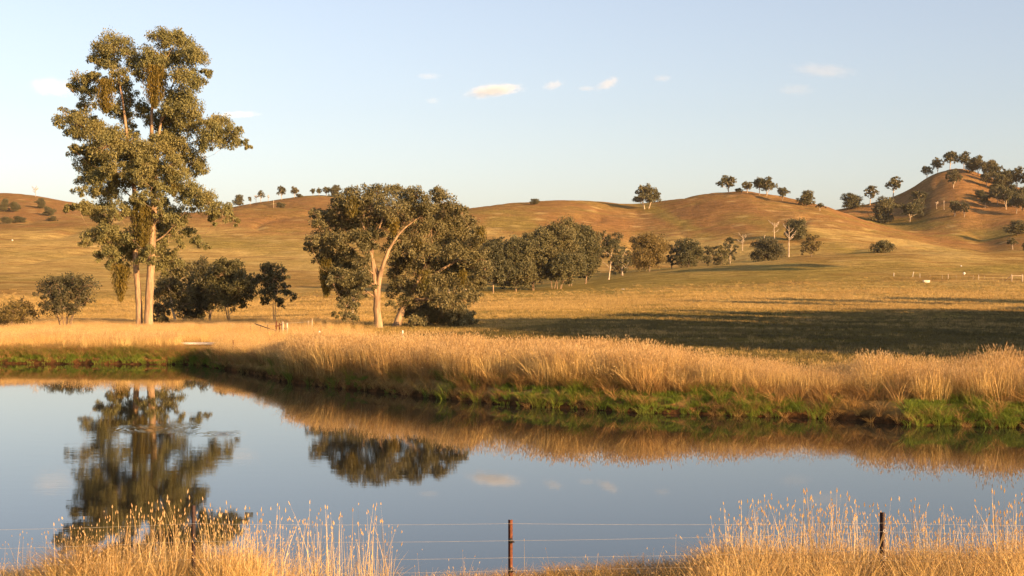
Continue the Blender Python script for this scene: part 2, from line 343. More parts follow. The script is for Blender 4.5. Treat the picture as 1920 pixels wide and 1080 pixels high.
# what grows where, plus a darkened shadow band: strokes (centre px, centre row, half length, half width, angle deg, channel, amount)
with np.errstate(divide='ignore', invalid='ignore'):
    PX = np.where(GY > 5, CX + F * GX / np.maximum(GY, 5), -9999); PY = np.where(GY > 5, HZ - F * (GZ - CAMZ) / np.maximum(GY, 5), -9999)
cover = np.zeros((nR, nT, 4), np.float32); cover[..., 3] = 1
cover[..., 0] = 0.42; cover[..., 1] = 0.36; cover[..., 2] = 0.22
RG = np.hypot(GX, GY)
cover[..., 2] += 0.72 * sstep(560, 800, RG) * np.where(PX > 700, 1, .7) + 0.25 * sstep(1000, 1150, RG)
cover[..., 0] -= 0.30 * sstep(560, 800, RG) * np.where(PX > 700, 1, .3)
STROKES = [
 (250,590,330,40,0,0,0.35),(200,480,420,75,-2,0,0.22),(350,450,220,16,8,1,0.3),(120,520,200,14,-3,1,0.25),(480,470,200,14,12,0,0.5),(560,600,160,14,0,0,0.3),
 (905,435,70,12,18,0,0.75),(1230,425,150,7,20,0,0.7),(1330,462,130,14,12,0,0.6),(1620,435,230,10,16,0,0.6),(1700,455,170,6,12,0,0.5),(1480,410,120,10,22,0,0.4),
 (960,418,50,14,5,1,0.7),(1250,405,80,10,25,1,0.5),(1500,440,150,14,16,1,0.35),(1790,430,120,12,4,1,0.35),
 (1060,400,150,14,4,2,0.3),(1330,400,150,30,0,2,0.35),(1700,395,130,18,5,2,0.35),(1800,350,90,25,0,2,0.25),
 (1250,530,380,26,-4,1,0.35),(1250,525,420,30,-4,0,0.15),(1000,550,160,14,-2,1,0.4),(1650,500,300,12,-2,1,0.25),(1880,505,90,8,-3,1,0.5),
 (1500,545,500,7,-1,0,0.55),(1050,572,250,12,-3,0,0.45),(1650,560,330,8,0,0,0.6),(1500,585,500,10,0,2,0.15),
 (1000,632,700,14,2,1,0.8),(1600,625,620,34,1,1,1.5),(700,600,180,12,-3,1,0.4),  # strongest green stroke darkens the ground along the paddock's shadow band
 (560,410,200,22,0,2,0.35),(90,440,160,10,-3,0,0.3),(330,440,200,14,6,0,0.2),(1840,430,90,16,4,0,0.35),(1850,545,250,20,0,0,0.3),
]
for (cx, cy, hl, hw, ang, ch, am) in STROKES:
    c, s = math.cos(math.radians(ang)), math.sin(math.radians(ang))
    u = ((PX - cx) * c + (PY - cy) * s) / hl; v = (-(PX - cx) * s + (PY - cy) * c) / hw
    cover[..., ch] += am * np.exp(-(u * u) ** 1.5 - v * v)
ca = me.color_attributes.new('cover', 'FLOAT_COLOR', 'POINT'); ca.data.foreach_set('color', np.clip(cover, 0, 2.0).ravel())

# ------------------------------------------------------------------ water
def water_material():
    m, t, out = newmat('pond_water'); L = t.links.new
    geo = N(t, 'ShaderNodeNewGeometry')
    mp = N(t, 'ShaderNodeMapping'); mp.inputs['Scale'].default_value = (0.55, 1.5, 1); L(geo.outputs['Position'], mp.inputs[0])
    n1 = N(t, 'ShaderNodeTexNoise', Scale=1.1, Detail=3.0, Roughness=0.5); L(mp.outputs[0], n1.inputs['Vector'])
    n2 = N(t, 'ShaderNodeTexNoise', Scale=5.0, Detail=2.0); L(mp.outputs[0], n2.inputs['Vector'])
    def mth(op, a, b=None, c=None):
        n = N(t, 'ShaderNodeMath', operation=op)
        for i, v in enumerate((a, b, c)):
            if v is None: continue
            if isinstance(v, (int, float)): n.inputs[i].default_value = v
            else: L(v, n.inputs[i])
        return n.outputs[0]
    # breeze patch on the left and two sets of rings from a duck or fish
    def falloff(c, r):
        v = N(t, 'ShaderNodeVectorMath', operation='DISTANCE'); L(geo.outputs['Position'], v.inputs[0]); v.inputs[1].default_value = c
        mr = N(t, 'ShaderNodeMapRange', interpolation_type='SMOOTHSTEP'); mr.inputs['From Min'].default_value = r; mr.inputs['From Max'].default_value = 0.0
        L(v.outputs['Value'], mr.inputs['Value']); return v.outputs['Value'], mr.outputs[0]
    _, patch = falloff((-13.5, 41.0, 0), 17.0)
    amp = mth('MULTIPLY_ADD', patch, 0.0016, 0.00022)
    h = mth('MULTIPLY', mth('MULTIPLY_ADD', n2.outputs[0], 0.35, n1.outputs[0]), amp)
    for c, r, k in (((-9.6, 47.3, 0), 1.3, 0.0022), ((-12.3, 49.0, 0), 2.2, 0.0018)):
        d, f = falloff(c, r)
        h = mth('ADD', h, mth('MULTIPLY', mth('MULTIPLY', mth('SINE', mth('MULTIPLY', d, 24.0)), f), k))
    bp = N(t, 'ShaderNodeBump', Strength=1.0, Distance=1.0); L(h, bp.inputs['Height'])
    pb = N(t, 'ShaderNodeBsdfPrincipled', Roughness=0.02, IOR=1.333); pb.inputs['Base Color'].default_value = (0.014, 0.015, 0.012, 1)
    pb.inputs['Specular IOR Level'].default_value = 0.5
    L(bp.outputs[0], pb.inputs['Normal']); L(pb.outputs[0], out.inputs[0])
    return m
wx = np.array([[-75, 20, 0], [75, 20, 0], [75, 95, 0], [-75, 95, 0]], float)
# a sheet trimmed roughly to the pond so that it never shows on land
xs = np.linspace(-75, 75, 61); ys = np.linspace(20, 96, 39)
Xw, Yw = np.meshgrid(xs, ys); iw = np.arange(Xw.size).reshape(Xw.shape)
qw = np.stack([iw[:-1, :-1], iw[:-1, 1:], iw[1:, 1:], iw[1:, :-1]], -1).reshape(-1, 4)
water = obj('pond_water', mesh('pond_water', np.stack([Xw, Yw, np.zeros_like(Xw)], -1).reshape(-1, 3), qw, True), water_material())
tag(water, kind='structure')

# ------------------------------------------------------------------ tubes, leaves, trees
class Tubes:
    def __init__(s): s.V = []; s.F = []; s.n = 0
    def add(s, pts, rad, k=6, cap=True):
        pts = np.asarray(pts, float); rad = np.asarray(rad, float); n = len(pts)
        tan = np.gradient(pts, axis=0); tan /= np.linalg.norm(tan, axis=1, keepdims=True) + 1e-9
        ref = np.array([0.0, 1.0, 0.0]) if abs(tan[:, 1]).mean() < 0.8 else np.array([1.0, 0, 0])
        u = np.cross(tan, ref); u /= np.linalg.norm(u, axis=1, keepdims=True) + 1e-9; v = np.cross(tan, u)
        an = np.arange(k) * 2 * math.pi / k
        ring = pts[:, None] + rad[:, None, None] * (np.cos(an)[None, :, None] * u[:, None] + np.sin(an)[None, :, None] * v[:, None])
        s.V.append(ring.reshape(-1, 3))
        i = s.n + np.arange(n * k).reshape(n, k); j = np.roll(i, -1, 1)
        s.F.append(np.stack([i[:-1], i[1:], j[1:], j[:-1]], -1).reshape(-1, 4)); s.n += n * k
        if cap:
            s.V.append(pts[-1:] + tan[-1:] * rad[-1]); top = s.n; s.n += 1
            s.F.append(np.stack([i[-1], np.full(k, top), np.full(k, top), j[-1]], -1)[:, [0, 1, 3]])
    def build(s, name):
        q = [f for f in s.F if f.shape[1] == 4]; tr = [f for f in s.F if f.shape[1] == 3]
        return mesh(name, np.concatenate(s.V), ([np.concatenate(q)] if q else []) + ([np.concatenate(tr)] if tr else []), True)

def leaves(cen, rad, per, size, droop=0.55, aspect=0.46, r=rng, bias=0.2):
    """leaf blades (rhombi) in little balls at cen (n,3) with radii rad (n,3)"""
    n = len(cen) * per
    c = np.repeat(cen, per, 0); R = np.repeat(rad, per, 0)
    d = r.normal(size=(n, 3)); d /= np.linalg.norm(d, axis=1, keepdims=True)
    q = c + d * R * (r.random((n, 1)) ** 0.45)
    q[:, 2] += bias * R[:, 2] * 0.2
    ax = r.normal(size=(n, 3)) * (1 - droop * 0.6); ax[:, 2] -= droop * 1.4; ax += d * 0.35
    ax /= np.linalg.norm(ax, axis=1, keepdims=True)
    sd = np.cross(ax, r.normal(size=(n, 3)) * 0.8 + d * 0.5); sd /= np.linalg.norm(sd, axis=1, keepdims=True) + 1e-9
    sz = size * (0.6 + 0.8 * r.random((n, 1)))
    a = q - ax * sz * 0.5; b = q + ax * sz * 0.5; w1 = sd * sz * aspect * 0.5
    V = np.stack([a, q + w1, b, q - w1], 1).reshape(-1, 3)
    Fq = np.arange(n * 4).reshape(n, 4)
    return V, Fq

def clumps_in(cl, n_per, r=rng, shell=0.65):
    """little balls on and in each cluster: cl (m,6) = centre, radii"""
    out, rad, own = [], [], []
    for k, row in enumerate(cl):
        c, R = row[:3], row[3:6]
        n = max(5, int(n_per * (R.prod() ** (1 / 3.0) / 1.4) ** 2))
        d = r.normal(size=(n, 3)); d /= np.linalg.norm(d, axis=1, keepdims=True)
        d[:, 2] = np.where((d[:, 2] < -0.45) & (r.random(n) < .6), -d[:, 2] * 0.7, d[:, 2])
        q = c + d * R * (shell + (1 - shell) * r.random((n, 1)))
        out.append(q); s = (0.30 + 0.24 * r.random((n, 1))) * R.mean(); rad.append(np.concatenate([s, s, s * 0.85], 1)); own += [k] * n
    return np.concatenate(out), np.concatenate(rad), np.array(own)

def skeleton(trunks, cl, r=rng, step=0.9, steep=0.55, wob=0.10):
    """trunks: list of (pts, radii). Every cluster is joined by a bent limb to a lower point of what stands already."""
    nodes = []; rad = []; paths = []
    for pts, rr in trunks:
        pts = np.asarray(pts, float); L = np.r_[0, np.cumsum(np.linalg.norm(np.diff(pts, axis=0), axis=1))]
        s = np.linspace(0, L[-1], max(4, int(L[-1] / step)))
        q = np.stack([np.interp(s, L, pts[:, i]) for i in range(3)], 1)
        for _ in range(2): q[1:-1] = 0.25 * q[:-2] + 0.5 * q[1:-1] + 0.25 * q[2:]
        q[1:-1, :2] += r.normal(size=(len(q) - 2, 2)) * 0.02 * step
        rq = np.interp(s, L, rr); paths.append((q, rq, True))
        lo = int(len(q) * 0.25); nodes += list(q[lo:]); rad += list(rq[lo:])
    nodes = [np.array(p) for p in nodes]
    order = np.argsort([min(np.linalg.norm(c[:3] - p) for p in nodes) for c in cl])
    for k in order:
        c = cl[k, :3]; Pn = np.array(nodes); d = Pn - c
        hor = np.hypot(d[:, 0], d[:, 1]); rise = c[2] - Pn[:, 2]
        cost = np.linalg.norm(d, axis=1) + 2.0 * np.maximum(0, steep * hor - rise)
        i = int(np.argmin(cost)); p = nodes[i]; L = np.linalg.norm(c - p)
        if L < 0.3: continue
        n = max(3, int(L / step) + 1); s = np.linspace(0, 1, n + 1)[:, None]
        ctrl = p + (c - p) * np.array([0.55, 0.55, 0.35]) + r.normal(size=3) * wob * L
        q = (1 - s) ** 2 * p + 2 * s * (1 - s) * ctrl + s ** 2 * c
        q[1:-1] += r.normal(size=(n - 1, 3)) * wob * 0.3 * step
        r0 = min(rad[i] * 0.72, 0.028 * L + 0.03 + 0.02 * cl[k, 3:6].mean()); r1 = max(0.018, r0 * 0.35)
        rq = r0 + (r1 - r0) * s[:, 0] ** 0.8
        paths.append((q, rq, False)); nodes += list(q[1:]); rad += list(rq[1:])
    return paths

def build_tree(name, base, trunks, cl, leafm, barkm, n_per=26, per=55, leaf=0.30, droop=0.55, twigs=True, parts_limbs=True, seed=1, shell=0.65, steep=0.55, minrad=0.0, tscale=0.78):
    """base: world point; trunks and clusters are given in world metres"""
    r = np.random.default_rng(seed); base = np.asarray(base, float)
    root = empty(name, base); cl = np.asarray(cl, float)
    tr = [(np.asarray(p) - base, rr) for p, rr in trunks]; c2 = cl.copy(); c2[:, :3] -= base
    paths = skeleton(tr, c2, r, steep=steep)
    for q, rq, is_t in [p for p in paths if p[2]]:
        tb = Tubes(); qq = q.copy(); rr = rq.copy(); rr[0] *= 1.2; qq[0, 2] -= 0.3
        tb.add(qq, rr * tscale, 12); obj('trunk', tb.build('trunk'), barkm, root)
    cc, cr, own = clumps_in(c2, n_per, r, shell)
    lb = Tubes()
    for q, rq, is_t in paths:
        if not is_t: lb.add(q, np.maximum(rq * tscale, minrad), 6)
    if twigs:
        for i in range(0, len(cc), 2):
            o = c2[own[i], :3]; m_ = (o + cc[i]) / 2 + r.normal(size=3) * 0.08
            lb.add([o, m_, cc[i]], [0.035, 0.025, 0.012], 3, False)
    obj('limbs', lb.build('limbs'), barkm, root)
    V, Fq = leaves(cc, cr, per, leaf, droop, r=r)
    obj('crown', mesh('crown', V, Fq), leafm, root)
    return root

def px_clusters(L, D, spread, r, dscale=1.0, grow=1.0):
    out = []
    for c in L:
        x, y, rx, ry = c[:4]; off = c[4] if len(c) > 4 else r.uniform(-spread, spread)
        p = P(x, y, D + off); m = D / F
        out.append([*p, rx * m * grow, (rx + ry) / 2 * m * dscale * grow, max(ry, .78 * rx) * m * grow])
    return np.array(out)

def mistletoe(parent, base, x, y, rx, ry, D, n, r, label=None, cone=False):
    """a drooping bunch: strings of small leaves hanging from its top"""
    m = D / F; c = P(x, y, D) - np.asarray(base); Rx, Rz = rx * m, ry * m
    V = []; 
    k = n
    ang = r.random(k) * 2 * math.pi; rr = np.sqrt(r.random(k)) * Rx
    t = r.random(k)                                # 0 top, 1 bottom
    w = (1 - t ** 2.2) if cone else np.sqrt(np.clip(1 - (t * 2 - 0.75) ** 2 * 0.7, 0.05, 1))
    sx = np.round(ang * 4) / 4; w = w * (.78 + .3 * np.sin(sx * 7.3 + x)) 
    q = np.stack([np.cos(sx) * rr * w, np.sin(sx) * rr * w * 0.9, Rz - 2 * Rz * t], 1) + c + r.normal(size=(k, 3)) * 0.11
    ax = np.tile([0, 0, -1.0], (k, 1)) + r.normal(size=(k, 3)) * 0.25; ax /= np.linalg.norm(ax, axis=1, keepdims=True)
    sd = np.cross(ax, r.normal(size=(k, 3))); sd /= np.linalg.norm(sd, axis=1, keepdims=True)
    sz = 0.26 * (0.6 + 0.8 * r.random((k, 1)))
    V = np.stack([q - ax * sz * .5, q + sd * sz * .14, q + ax * sz * .5, q - sd * sz * .14], 1).reshape(-1, 3)
    o = obj('mistletoe', mesh('mistletoe', V, np.arange(k * 4).reshape(k, 4)), M['mistletoe'], parent)
    if label: o['label'] = label
    return o

# ---- the tall twin-trunked gum -------------------------------------------------
DM = 151.0
r1 = np.random.default_rng(11)
MAIN = [(302,74,20,14),(330,82,26,17),(350,100,22,16),(366,112,24,20),(386,138,10,10),(286,112,26,17,-1),(292,128,24,12,-1.5),(322,118,22,20),(345,150,28,22),(372,158,14,12),
 (214,90,30,14,0),(196,106,22,16),(182,120,12,14),(240,104,14,18),(205,122,18,12),(252,124,12,16),(258,144,12,12),(225,140,16,10),
 (148,155,20,14),(136,170,10,10),(172,148,18,12),(168,180,16,16,1.5),(200,160,18,14),(160,200,16,10,2),
 (126,218,18,14),(112,236,9,9),(146,232,26,18),(168,250,26,14),(136,252,16,9,1),(185,238,18,14),
 (232,165,14,18,1),(246,185,16,16,2),(300,150,18,12),(335,185,28,22),(352,205,24,18),(366,222,14,14),(330,225,26,20),(318,205,16,16),(352,240,20,12),(262,205,14,14,2.5),
 (212,258,24,16),(196,275,30,18),(228,285,26,18),(262,285,26,18,-1),(300,268,22,18),(300,292,26,16,-1),(250,255,14,12,1.5),
 (392,240,20,12),(412,236,22,14),(436,246,14,12),(428,264,22,10),(398,262,22,12),(452,272,12,8),(466,278,6,6),(382,275,14,12),
 (336,280,24,20),(352,305,26,20),(372,318,14,16),(340,330,24,14),(325,305,16,16),
 (148,290,18,10,1),(138,278,10,8),(158,308,18,12,1.5),(178,318,26,16),(196,338,28,16),(160,342,16,14),(150,355,12,8),(216,322,20,14),(225,350,22,14),
 (250,322,24,18,-.5),(282,325,24,16,-.5),(310,330,20,14),(310,352,22,12),(262,350,18,12,1.5),
 (372,368,20,11),(392,382,24,13),(412,396,18,10),(428,406,12,8),(440,416,8,7),(352,358,18,12),(352,386,16,10),(405,412,14,7),
 (128,392,12,7),(148,392,16,9),(172,396,18,12),(196,392,18,12),(218,398,20,14),(190,414,16,9),(242,400,10,16,2),
 (176,440,18,12),(200,436,20,12),(164,456,12,9),(206,456,22,12),(232,452,24,14),(256,462,16,12),(238,474,22,10),(208,480,18,10),(186,484,12,8),(216,498,14,10,1),(232,508,12,12,1),
 (330,418,22,10),(350,440,16,8),(372,452,14,8),(386,462,8,6),(318,440,14,10,1.5),(335,460,12,8),
 (318,262,22,18,1),(238,222,16,18,2),(222,208,18,14,1),(310,240,18,18,2),(286,225,16,18,3),(280,305,22,16,2),(236,300,20,14,2),(195,300,20,14,1),(176,282,18,14,1),(268,385,14,14,3),
 (306,385,18,14,2),(320,400,18,14,1),(300,430,16,14,2.5),(206,368,18,10,1),(182,362,16,10,1),(345,368,16,12,0),(300,455,14,12,2),(262,480,16,12,2),
 (268,335,20,16,-2.5),(285,352,16,12,-2.5),(262,372,14,10,-2.5),(296,372,14,12,-2.4),(276,310,20,14,-2.5),(304,405,12,10,-2),(246,385,12,12,-1),(250,452,16,10,-2),(280,470,14,9,-2.2),(262,490,12,8,-2),(290,490,10,7,-1.8),(246,330,14,12,-2),
 (300,478,18,12,1.5),(322,490,18,12,1.5),(306,502,16,12,1.5)]
bx, by = P(270, 620, DM)[0], DM; base = np.array([bx, by, gz(bx, by)])
def tk(L, D, z0=None): return np.array([P(x, y, D + o) for x, y, o in L])
trunks = [
 (tk([(262,622,0.2),(260,560,0.2),(255,505,0.3),(252,440,0.6),(254,380,0.8),(250,330,0.6),(240,270,0.3),(234,215,0),(226,165,0),(216,112,0)], DM), [0.50,0.43,0.40,0.36,0.32,0.27,0.22,0.17,0.11,0.05]),
 (tk([(278,622,-0.3),(279,560,-0.3),(283,505,-0.4),(286,440,-0.6),(288,380,-0.8),(285,320,-0.6),(284,260,-0.3),(284,200,0),(296,140,0),(320,95,0)], DM), [0.62,0.56,0.52,0.45,0.40,0.33,0.26,0.19,0.12,0.05]),
 (tk([(290,395,-0.8),(292,330,-1.0),(296,280,-0.8),(300,230,0),(316,180,0.6),(340,120,0.4)], DM), [0.26,0.22,0.2,0.17,0.12,0.05]),
]
t = build_tree('gum_tree', base, trunks, px_clusters(MAIN, DM, 2.6, r1, 1.25, 1.22), M['leaf_main'], M['bark'], n_per=26, per=80, leaf=0.22, droop=0.6, seed=5, shell=0.45)
tag(t, 'tallest gum tree with twin pale trunks and hanging mistletoe, in straw grass beside the pond', 'tree')
mistletoe(t, base, 290, 162, 22, 38, DM - 2.5, 5200, r1, 'golden mistletoe clump hanging high in the crown')
mistletoe(t, base, 197, 180, 19, 30, DM - 2.5, 3800, r1)
mistletoe(t, base, 268, 422, 22, 40, DM - 1.8, 5200, r1, 'olive mistletoe clump hugging both trunks')
mistletoe(t, base, 226, 530, 19, 32, DM - 1.0, 3600, r1, 'cone of mistletoe hanging below the lowest limb', cone=True)
mistletoe(t, base, 325, 345, 12, 22, DM - 1.5, 1200, r1)

# ---- the two wide gums in the middle -------------------------------------------
r2 = np.random.default_rng(12); DA = 141.0
CA = [(708,358,16,10),(735,362,20,12),(680,368,20,12),(655,378,20,14),(640,392,18,16),(628,385,10,9),(664,398,22,16),(745,452,16,16,1),(735,470,14,16,1.5),(690,535,12,10,-2),(650,540,18,16,0),(622,515,14,16,0),(640,500,16,14,1),(664,575,12,8,-1),(655,596,14,8),(600,490,10,14),(696,388,24,16),(730,388,26,16),(762,374,20,14),(780,366,14,10),(795,380,14,14),(776,392,22,16),(806,398,14,14),
 (602,406,16,10),(616,416,20,12),(590,402,8,6),(598,425,14,9),(640,424,22,14),(676,420,22,16),(712,418,24,16),(746,415,22,16),
 (582,452,13,10),(600,450,18,12),(576,462,7,6),(594,466,16,10),(622,450,18,14),(646,452,20,14),(676,450,20,14,-1.5),(704,446,18,14,-1.5),
 (612,482,14,14,1),(628,492,18,16),(648,480,18,14),(660,505,20,16),(640,520,18,14),(664,530,20,14,-1),(682,495,14,14,-1.5),(626,535,12,12),(640,556,12,10),(648,575,14,8),(630,590,8,6),(672,552,12,10),(686,520,10,14,-2),(612,520,8,14),(690,470,16,12,-2)]
bA = P(708, 615, DA); bA[2] = gz(bA[0], bA[1])
trA = [(tk([(710,617,0),(707,580,0),(705,548,0),(712,515,0),(722,485,-.3),(730,462,-.5),(752,430,-.2),(790,405,0)], DA), [0.54,0.46,0.40,0.30,0.23,0.17,0.12,0.05]),
       (tk([(706,552,0),(701,525,-.3),(700,495,-.4),(690,455,-.2),(680,420,0)], DA), [0.30,0.25,0.2,0.14,0.08]),
       (tk([(712,515,0),(700,505,.4),(692,470,.8),(715,420,1.2),(725,385,1.2)], DA), [0.22,0.2,0.16,0.12,0.06])]
t = build_tree('gum_tree', bA, trA, px_clusters(CA, DA, 3.2, r2, 1.3, 1.3), M['leaf_mid'], M['bark'], n_per=27, per=62, leaf=0.225, droop=0.35, seed=6, shell=0.5)
tag(t, 'wide grey-green gum tree with straight forked pale trunk, left one of the middle pair', 'tree', 'pair of wide gum trees beyond the reeds')
mistletoe(t, bA, 660, 388, 14, 18, DA - 3, 700, r2); mistletoe(t, bA, 612, 520, 14, 34, DA, 2500, r2); mistletoe(t, bA, 738, 425, 11, 14, DA - 3, 700, r2)
DB = 146.5
CB = [(822,362,12,8),(830,376,18,12),(845,392,18,14),(818,400,20,16),(850,415,20,14),(866,402,10,10),(878,422,16,12),(836,432,22,16),(808,430,20,16),(866,445,22,16),(894,445,12,14),(892,466,18,14),(900,486,16,14),(908,505,12,14),
 (780,440,18,16),(760,470,18,18,1),(790,470,22,16),(826,462,22,16),(856,478,20,16),(880,500,20,16),(842,500,22,16),(806,502,22,16),(772,505,20,18,1),(745,500,14,16,1.5),
 (752,535,16,14),(782,538,20,16),(816,536,22,16),(850,534,22,16),(882,532,18,14),(902,535,10,12),(890,555,12,8),(868,562,16,12),(836,566,20,14),(800,568,18,14),(765,562,14,12),(736,545,10,12,1),
 (770,590,14,12),(760,578,12,12,1),(815,578,18,12),(850,578,18,12),(820,606,20,8),(862,604,18,8),(780,606,14,8),(878,602,12,8),(740,520,12,14,2),(800,592,18,10),(832,594,18,10),(860,592,16,9),(880,588,10,8),(735,572,8,8),(786,404,14,14,1.5),(790,602,10,6),(848,602,14,5)]
bB = P(742, 614, DB); bB[2] = gz(bB[0], bB[1])
trB = [(tk([(742,616,0),(750,592,0),(762,565,.3),(782,530,.5),(802,490,.6),(820,450,.6),(832,400,.5)], DB), [0.55,0.46,0.38,0.3,0.24,0.17,0.08]),
       (tk([(762,565,.3),(790,558,0),(820,560,-.3),(850,565,-.4)], DB), [0.28,0.24,0.18,0.1]),
       (tk([(782,530,.5),(830,505,0),(870,480,0)], DB), [0.24,0.17,0.08])]
t = build_tree('gum_tree', bB, trB, px_clusters(CB, DB, 3.4, r2, 1.3, 1.3), M['leaf_mid'], M['bark'], n_per=31, per=62, leaf=0.225, droop=0.35, seed=8, shell=0.5)
tag(t, 'dense gum on a leaning trunk, foliage down to the ground, right of the middle pair', 'tree', 'pair of wide gum trees beyond the reeds')
for q in ((902,440,10,14),(868,520,8,12),(795,525,16,18),(784,462,10,12)): mistletoe(t, bB, *q, DB - 3.2, 600, r2)

# ---- smaller trees built one by one in metres ----------------------------------
def dome_clusters(w, h, z0, n, r, flat=1.0, size=0.22):
    """clusters filling a lumpy dome w wide from z0 up to h"""
    out = []
    for i in range(n):
        a = i * 2.39996 + r.uniform(-.3, .3); t = (i + 0.5) / n
        zz = z0 + (h - z0) * (0.12 + 0.80 * t); prof = math.sqrt(max(0.03, 1 - abs((t - 0.38) / 0.66) ** 2.4))
        R = w / 2 * prof * (0.74 if i % 3 else 0.30) * r.uniform(0.62, 1.12); zz += (h - z0) * r.uniform(-.06, .05)
        s = w * size * r.uniform(0.6, 1.35)
        out.append([math.cos(a) * R, math.sin(a) * R, zz, s, s, s * 0.85 * flat])
    return np.array(out)
def small_tree(name, px, row, d0, d1, wpx, hpx, label, cat='tree', group=None, leafm='leaf_far', bark='bark_pale', trunk=0.3, n=14, per=40, leaf=0.3, n_per=14,
               stems=1, lean=0.0, seed=0, droop=0.4, D=None, size=0.22, rad=None, shell=0.5, steep=0.6):
    r = np.random.default_rng(seed * 13 + 5)
    if D is None: X, D, Z = on_ground(px, row, d0, d1)
    else: X = (px - CX) / F * D; Z = gz(X, D)
    m = D / F; W = wpx * m; H = (CAMZ + D * (HZ - row + hpx) / F) - Z
    cl = dome_clusters(W, H, H * trunk, n, r, size=size); cl[:, 0] += lean * H * (cl[:, 2] / H) ** 1.3
    base = np.array([X, D, Z]); cl[:, :3] += base
    trs = []
    rad = rad or 0.028 * H + 0.05
    for s in range(stems):
        a = r.uniform(0, 6.28); o = 0 if stems == 1 else W * 0.05
        b = base + [math.cos(a) * o, math.sin(a) * o * .6, -0.1]
        top = base + np.array([lean * H * 0.7 + math.cos(a) * W * (0.10 if stems == 1 else 0.28), math.sin(a) * W * 0.2, H * r.uniform(0.62, 0.8)])
        q = [b, b * .6 + top * .4 + r.normal(size=3) * .04 * H * [1, 1, 0], top]
        rr = rad if stems == 1 else rad * 0.6
        trs.append((q, [rr, rr * 0.75, rr * 0.3]))
    t = build_tree(name, base, trs, cl, M[leafm], M[bark], n_per=n_per * 1.7, per=per, leaf=leaf * 1.1, droop=droop, seed=seed, shell=shell, twigs=leaf < 0.31, tscale=0.6, steep=steep, minrad=D * 0.00012)
    return tag(t, label, cat, group)

GL = 'trees in the hollow behind the tall twin-trunked gum'
small_tree('shrub', 22, 632, 0, 0, 100, 58, 'low olive shrub at the left edge of the straw-covered bank', 'shrub', D=143, leafm='leaf_gold', bark='bark_dark', stems=4, trunk=.08, n=12, per=26, leaf=.2, seed=21)
small_tree('acacia_tree', 122, 634, 0, 0, 128, 116, 'dark multi-stemmed bushy tree with thin bare lower stems on the left bank', 'tree', D=143, leafm='leaf_dark', bark='bark_dark', stems=7, trunk=.30, n=34, per=34, leaf=.18, n_per=16, seed=22, size=.15, rad=.16)
small_tree('gum_tree', 332, 612, 0, 0, 98, 130, 'dark leafy gum half hidden behind the right trunk of the tallest tree', 'tree', GL, D=172, leafm='leaf_mid', trunk=.2, n=20, seed=23, leaf=.26, per=40, size=.2)
small_tree('bush', 300, 618, 0, 0, 46, 50, 'dark rounded bush against the foot of the tallest gum', 'shrub', D=160, leafm='leaf_dark', trunk=.03, n=9, seed=24, leaf=.25, per=40, size=.28, bark='bark_dark')
small_tree('gum_tree', 392, 606, 0, 0, 94, 116, 'dark gum with low limbs in the middle of the hollow row', 'tree', GL, D=178, leafm='leaf_dark', bark='bark_dark', trunk=.16, n=18, seed=25, leaf=.27, per=40, size=.22)
small_tree('gum_tree', 436, 604, 0, 0, 104, 116, 'gum with pale forked trunk and bare lower branches in the hollow', 'tree', GL, D=168, leafm='leaf_belt', bark='bark', trunk=.22, n=26, seed=26, leaf=.26, per=38, size=.19, stems=2, rad=.22)
small_tree('gum_tree', 515, 602, 0, 0, 82, 108, 'slender gum standing alone right of the hollow row, above the rusty gate', 'tree', GL, D=166, leafm='leaf_belt', bark='bark', trunk=.22, n=24, seed=27, leaf=.24, per=32, size=.17, stems=2, rad=.16)

# grove on the flat right of the wide gums
GG = 'gum grove behind the knoll'
grove = [
 (925,548,84,98,330,'gum at the left end of the grove, tucked against the wide middle gums',.12,0,1,31,'leaf_belt'),
 (968,545,86,96,345,'gum with a thin upright pale trunk in the left part of the grove',.10,0,1,32,'leaf_belt'),
 (1003,543,80,112,352,'gum on several leaning pale stems at the centre of the grove',.14,.10,3,33,'leaf_belt'),
 (1036,540,92,124,360,'tallest dark-topped gum of the grove, leaning right',.14,.12,2,34,'leaf_belt'),
 (1072,537,96,116,372,'broad gum with long bare pale limbs in the right part of the grove',.16,.10,2,35,'leaf_belt'),
 (1098,528,60,92,392,'smaller gum leaning out at the right end of the grove',.12,.12,1,36,'leaf_belt'),
 (1048,542,70,62,350,'low pale-stemmed gum in front of the grove, leaning far to the right',.26,.35,3,37,'leaf_belt'),
]
for (px, row, w_, h_, D_, lab, tk_, ln, st, sd, lm) in grove:
    small_tree('gum_tree', px, row, 0, 0, w_, h_, lab, 'tree', GG, D=D_, leafm=lm, bark='bark', trunk=tk_, lean=ln, stems=st, seed=sd, n=30, per=36, leaf=.42, n_per=6.5, size=.19, rad=.24)
GU = 'low bushes under the gum grove'
small_tree('bush', 946, 546, 0, 0, 44, 40, 'dark bush under the left end of the grove', 'shrub', GU, D=362, leafm='leaf_dark', trunk=.03, n=12, seed=81, leaf=.42, per=34, n_per=4, size=.26, bark='bark_dark')
small_tree('bush', 985, 543, 0, 0, 46, 44, 'olive bush filling the gap between the thin pale trunks of the grove', 'shrub', GU, D=374, leafm='leaf_belt', trunk=.05, n=12, seed=82, leaf=.42, per=34, n_per=4, size=.26, bark='bark_dark')
small_tree('bush', 1100, 524, 0, 0, 40, 34, 'grey bush at the right foot of the grove, beside the slim bright-trunked gum', 'shrub', GU, D=405, leafm='leaf_belt', trunk=.04, n=12, seed=83, leaf=.42, per=34, n_per=4, size=.26, bark='bark_dark')
small_tree('bush', 1164, 508, 0, 0, 36, 26, 'low dark bush between the small grey gum and the golden rounded tree', 'shrub', GU, D=425, leafm='leaf_dark', trunk=.03, n=10, seed=84, leaf=.42, per=34, n_per=4, size=.28, bark='bark_dark')
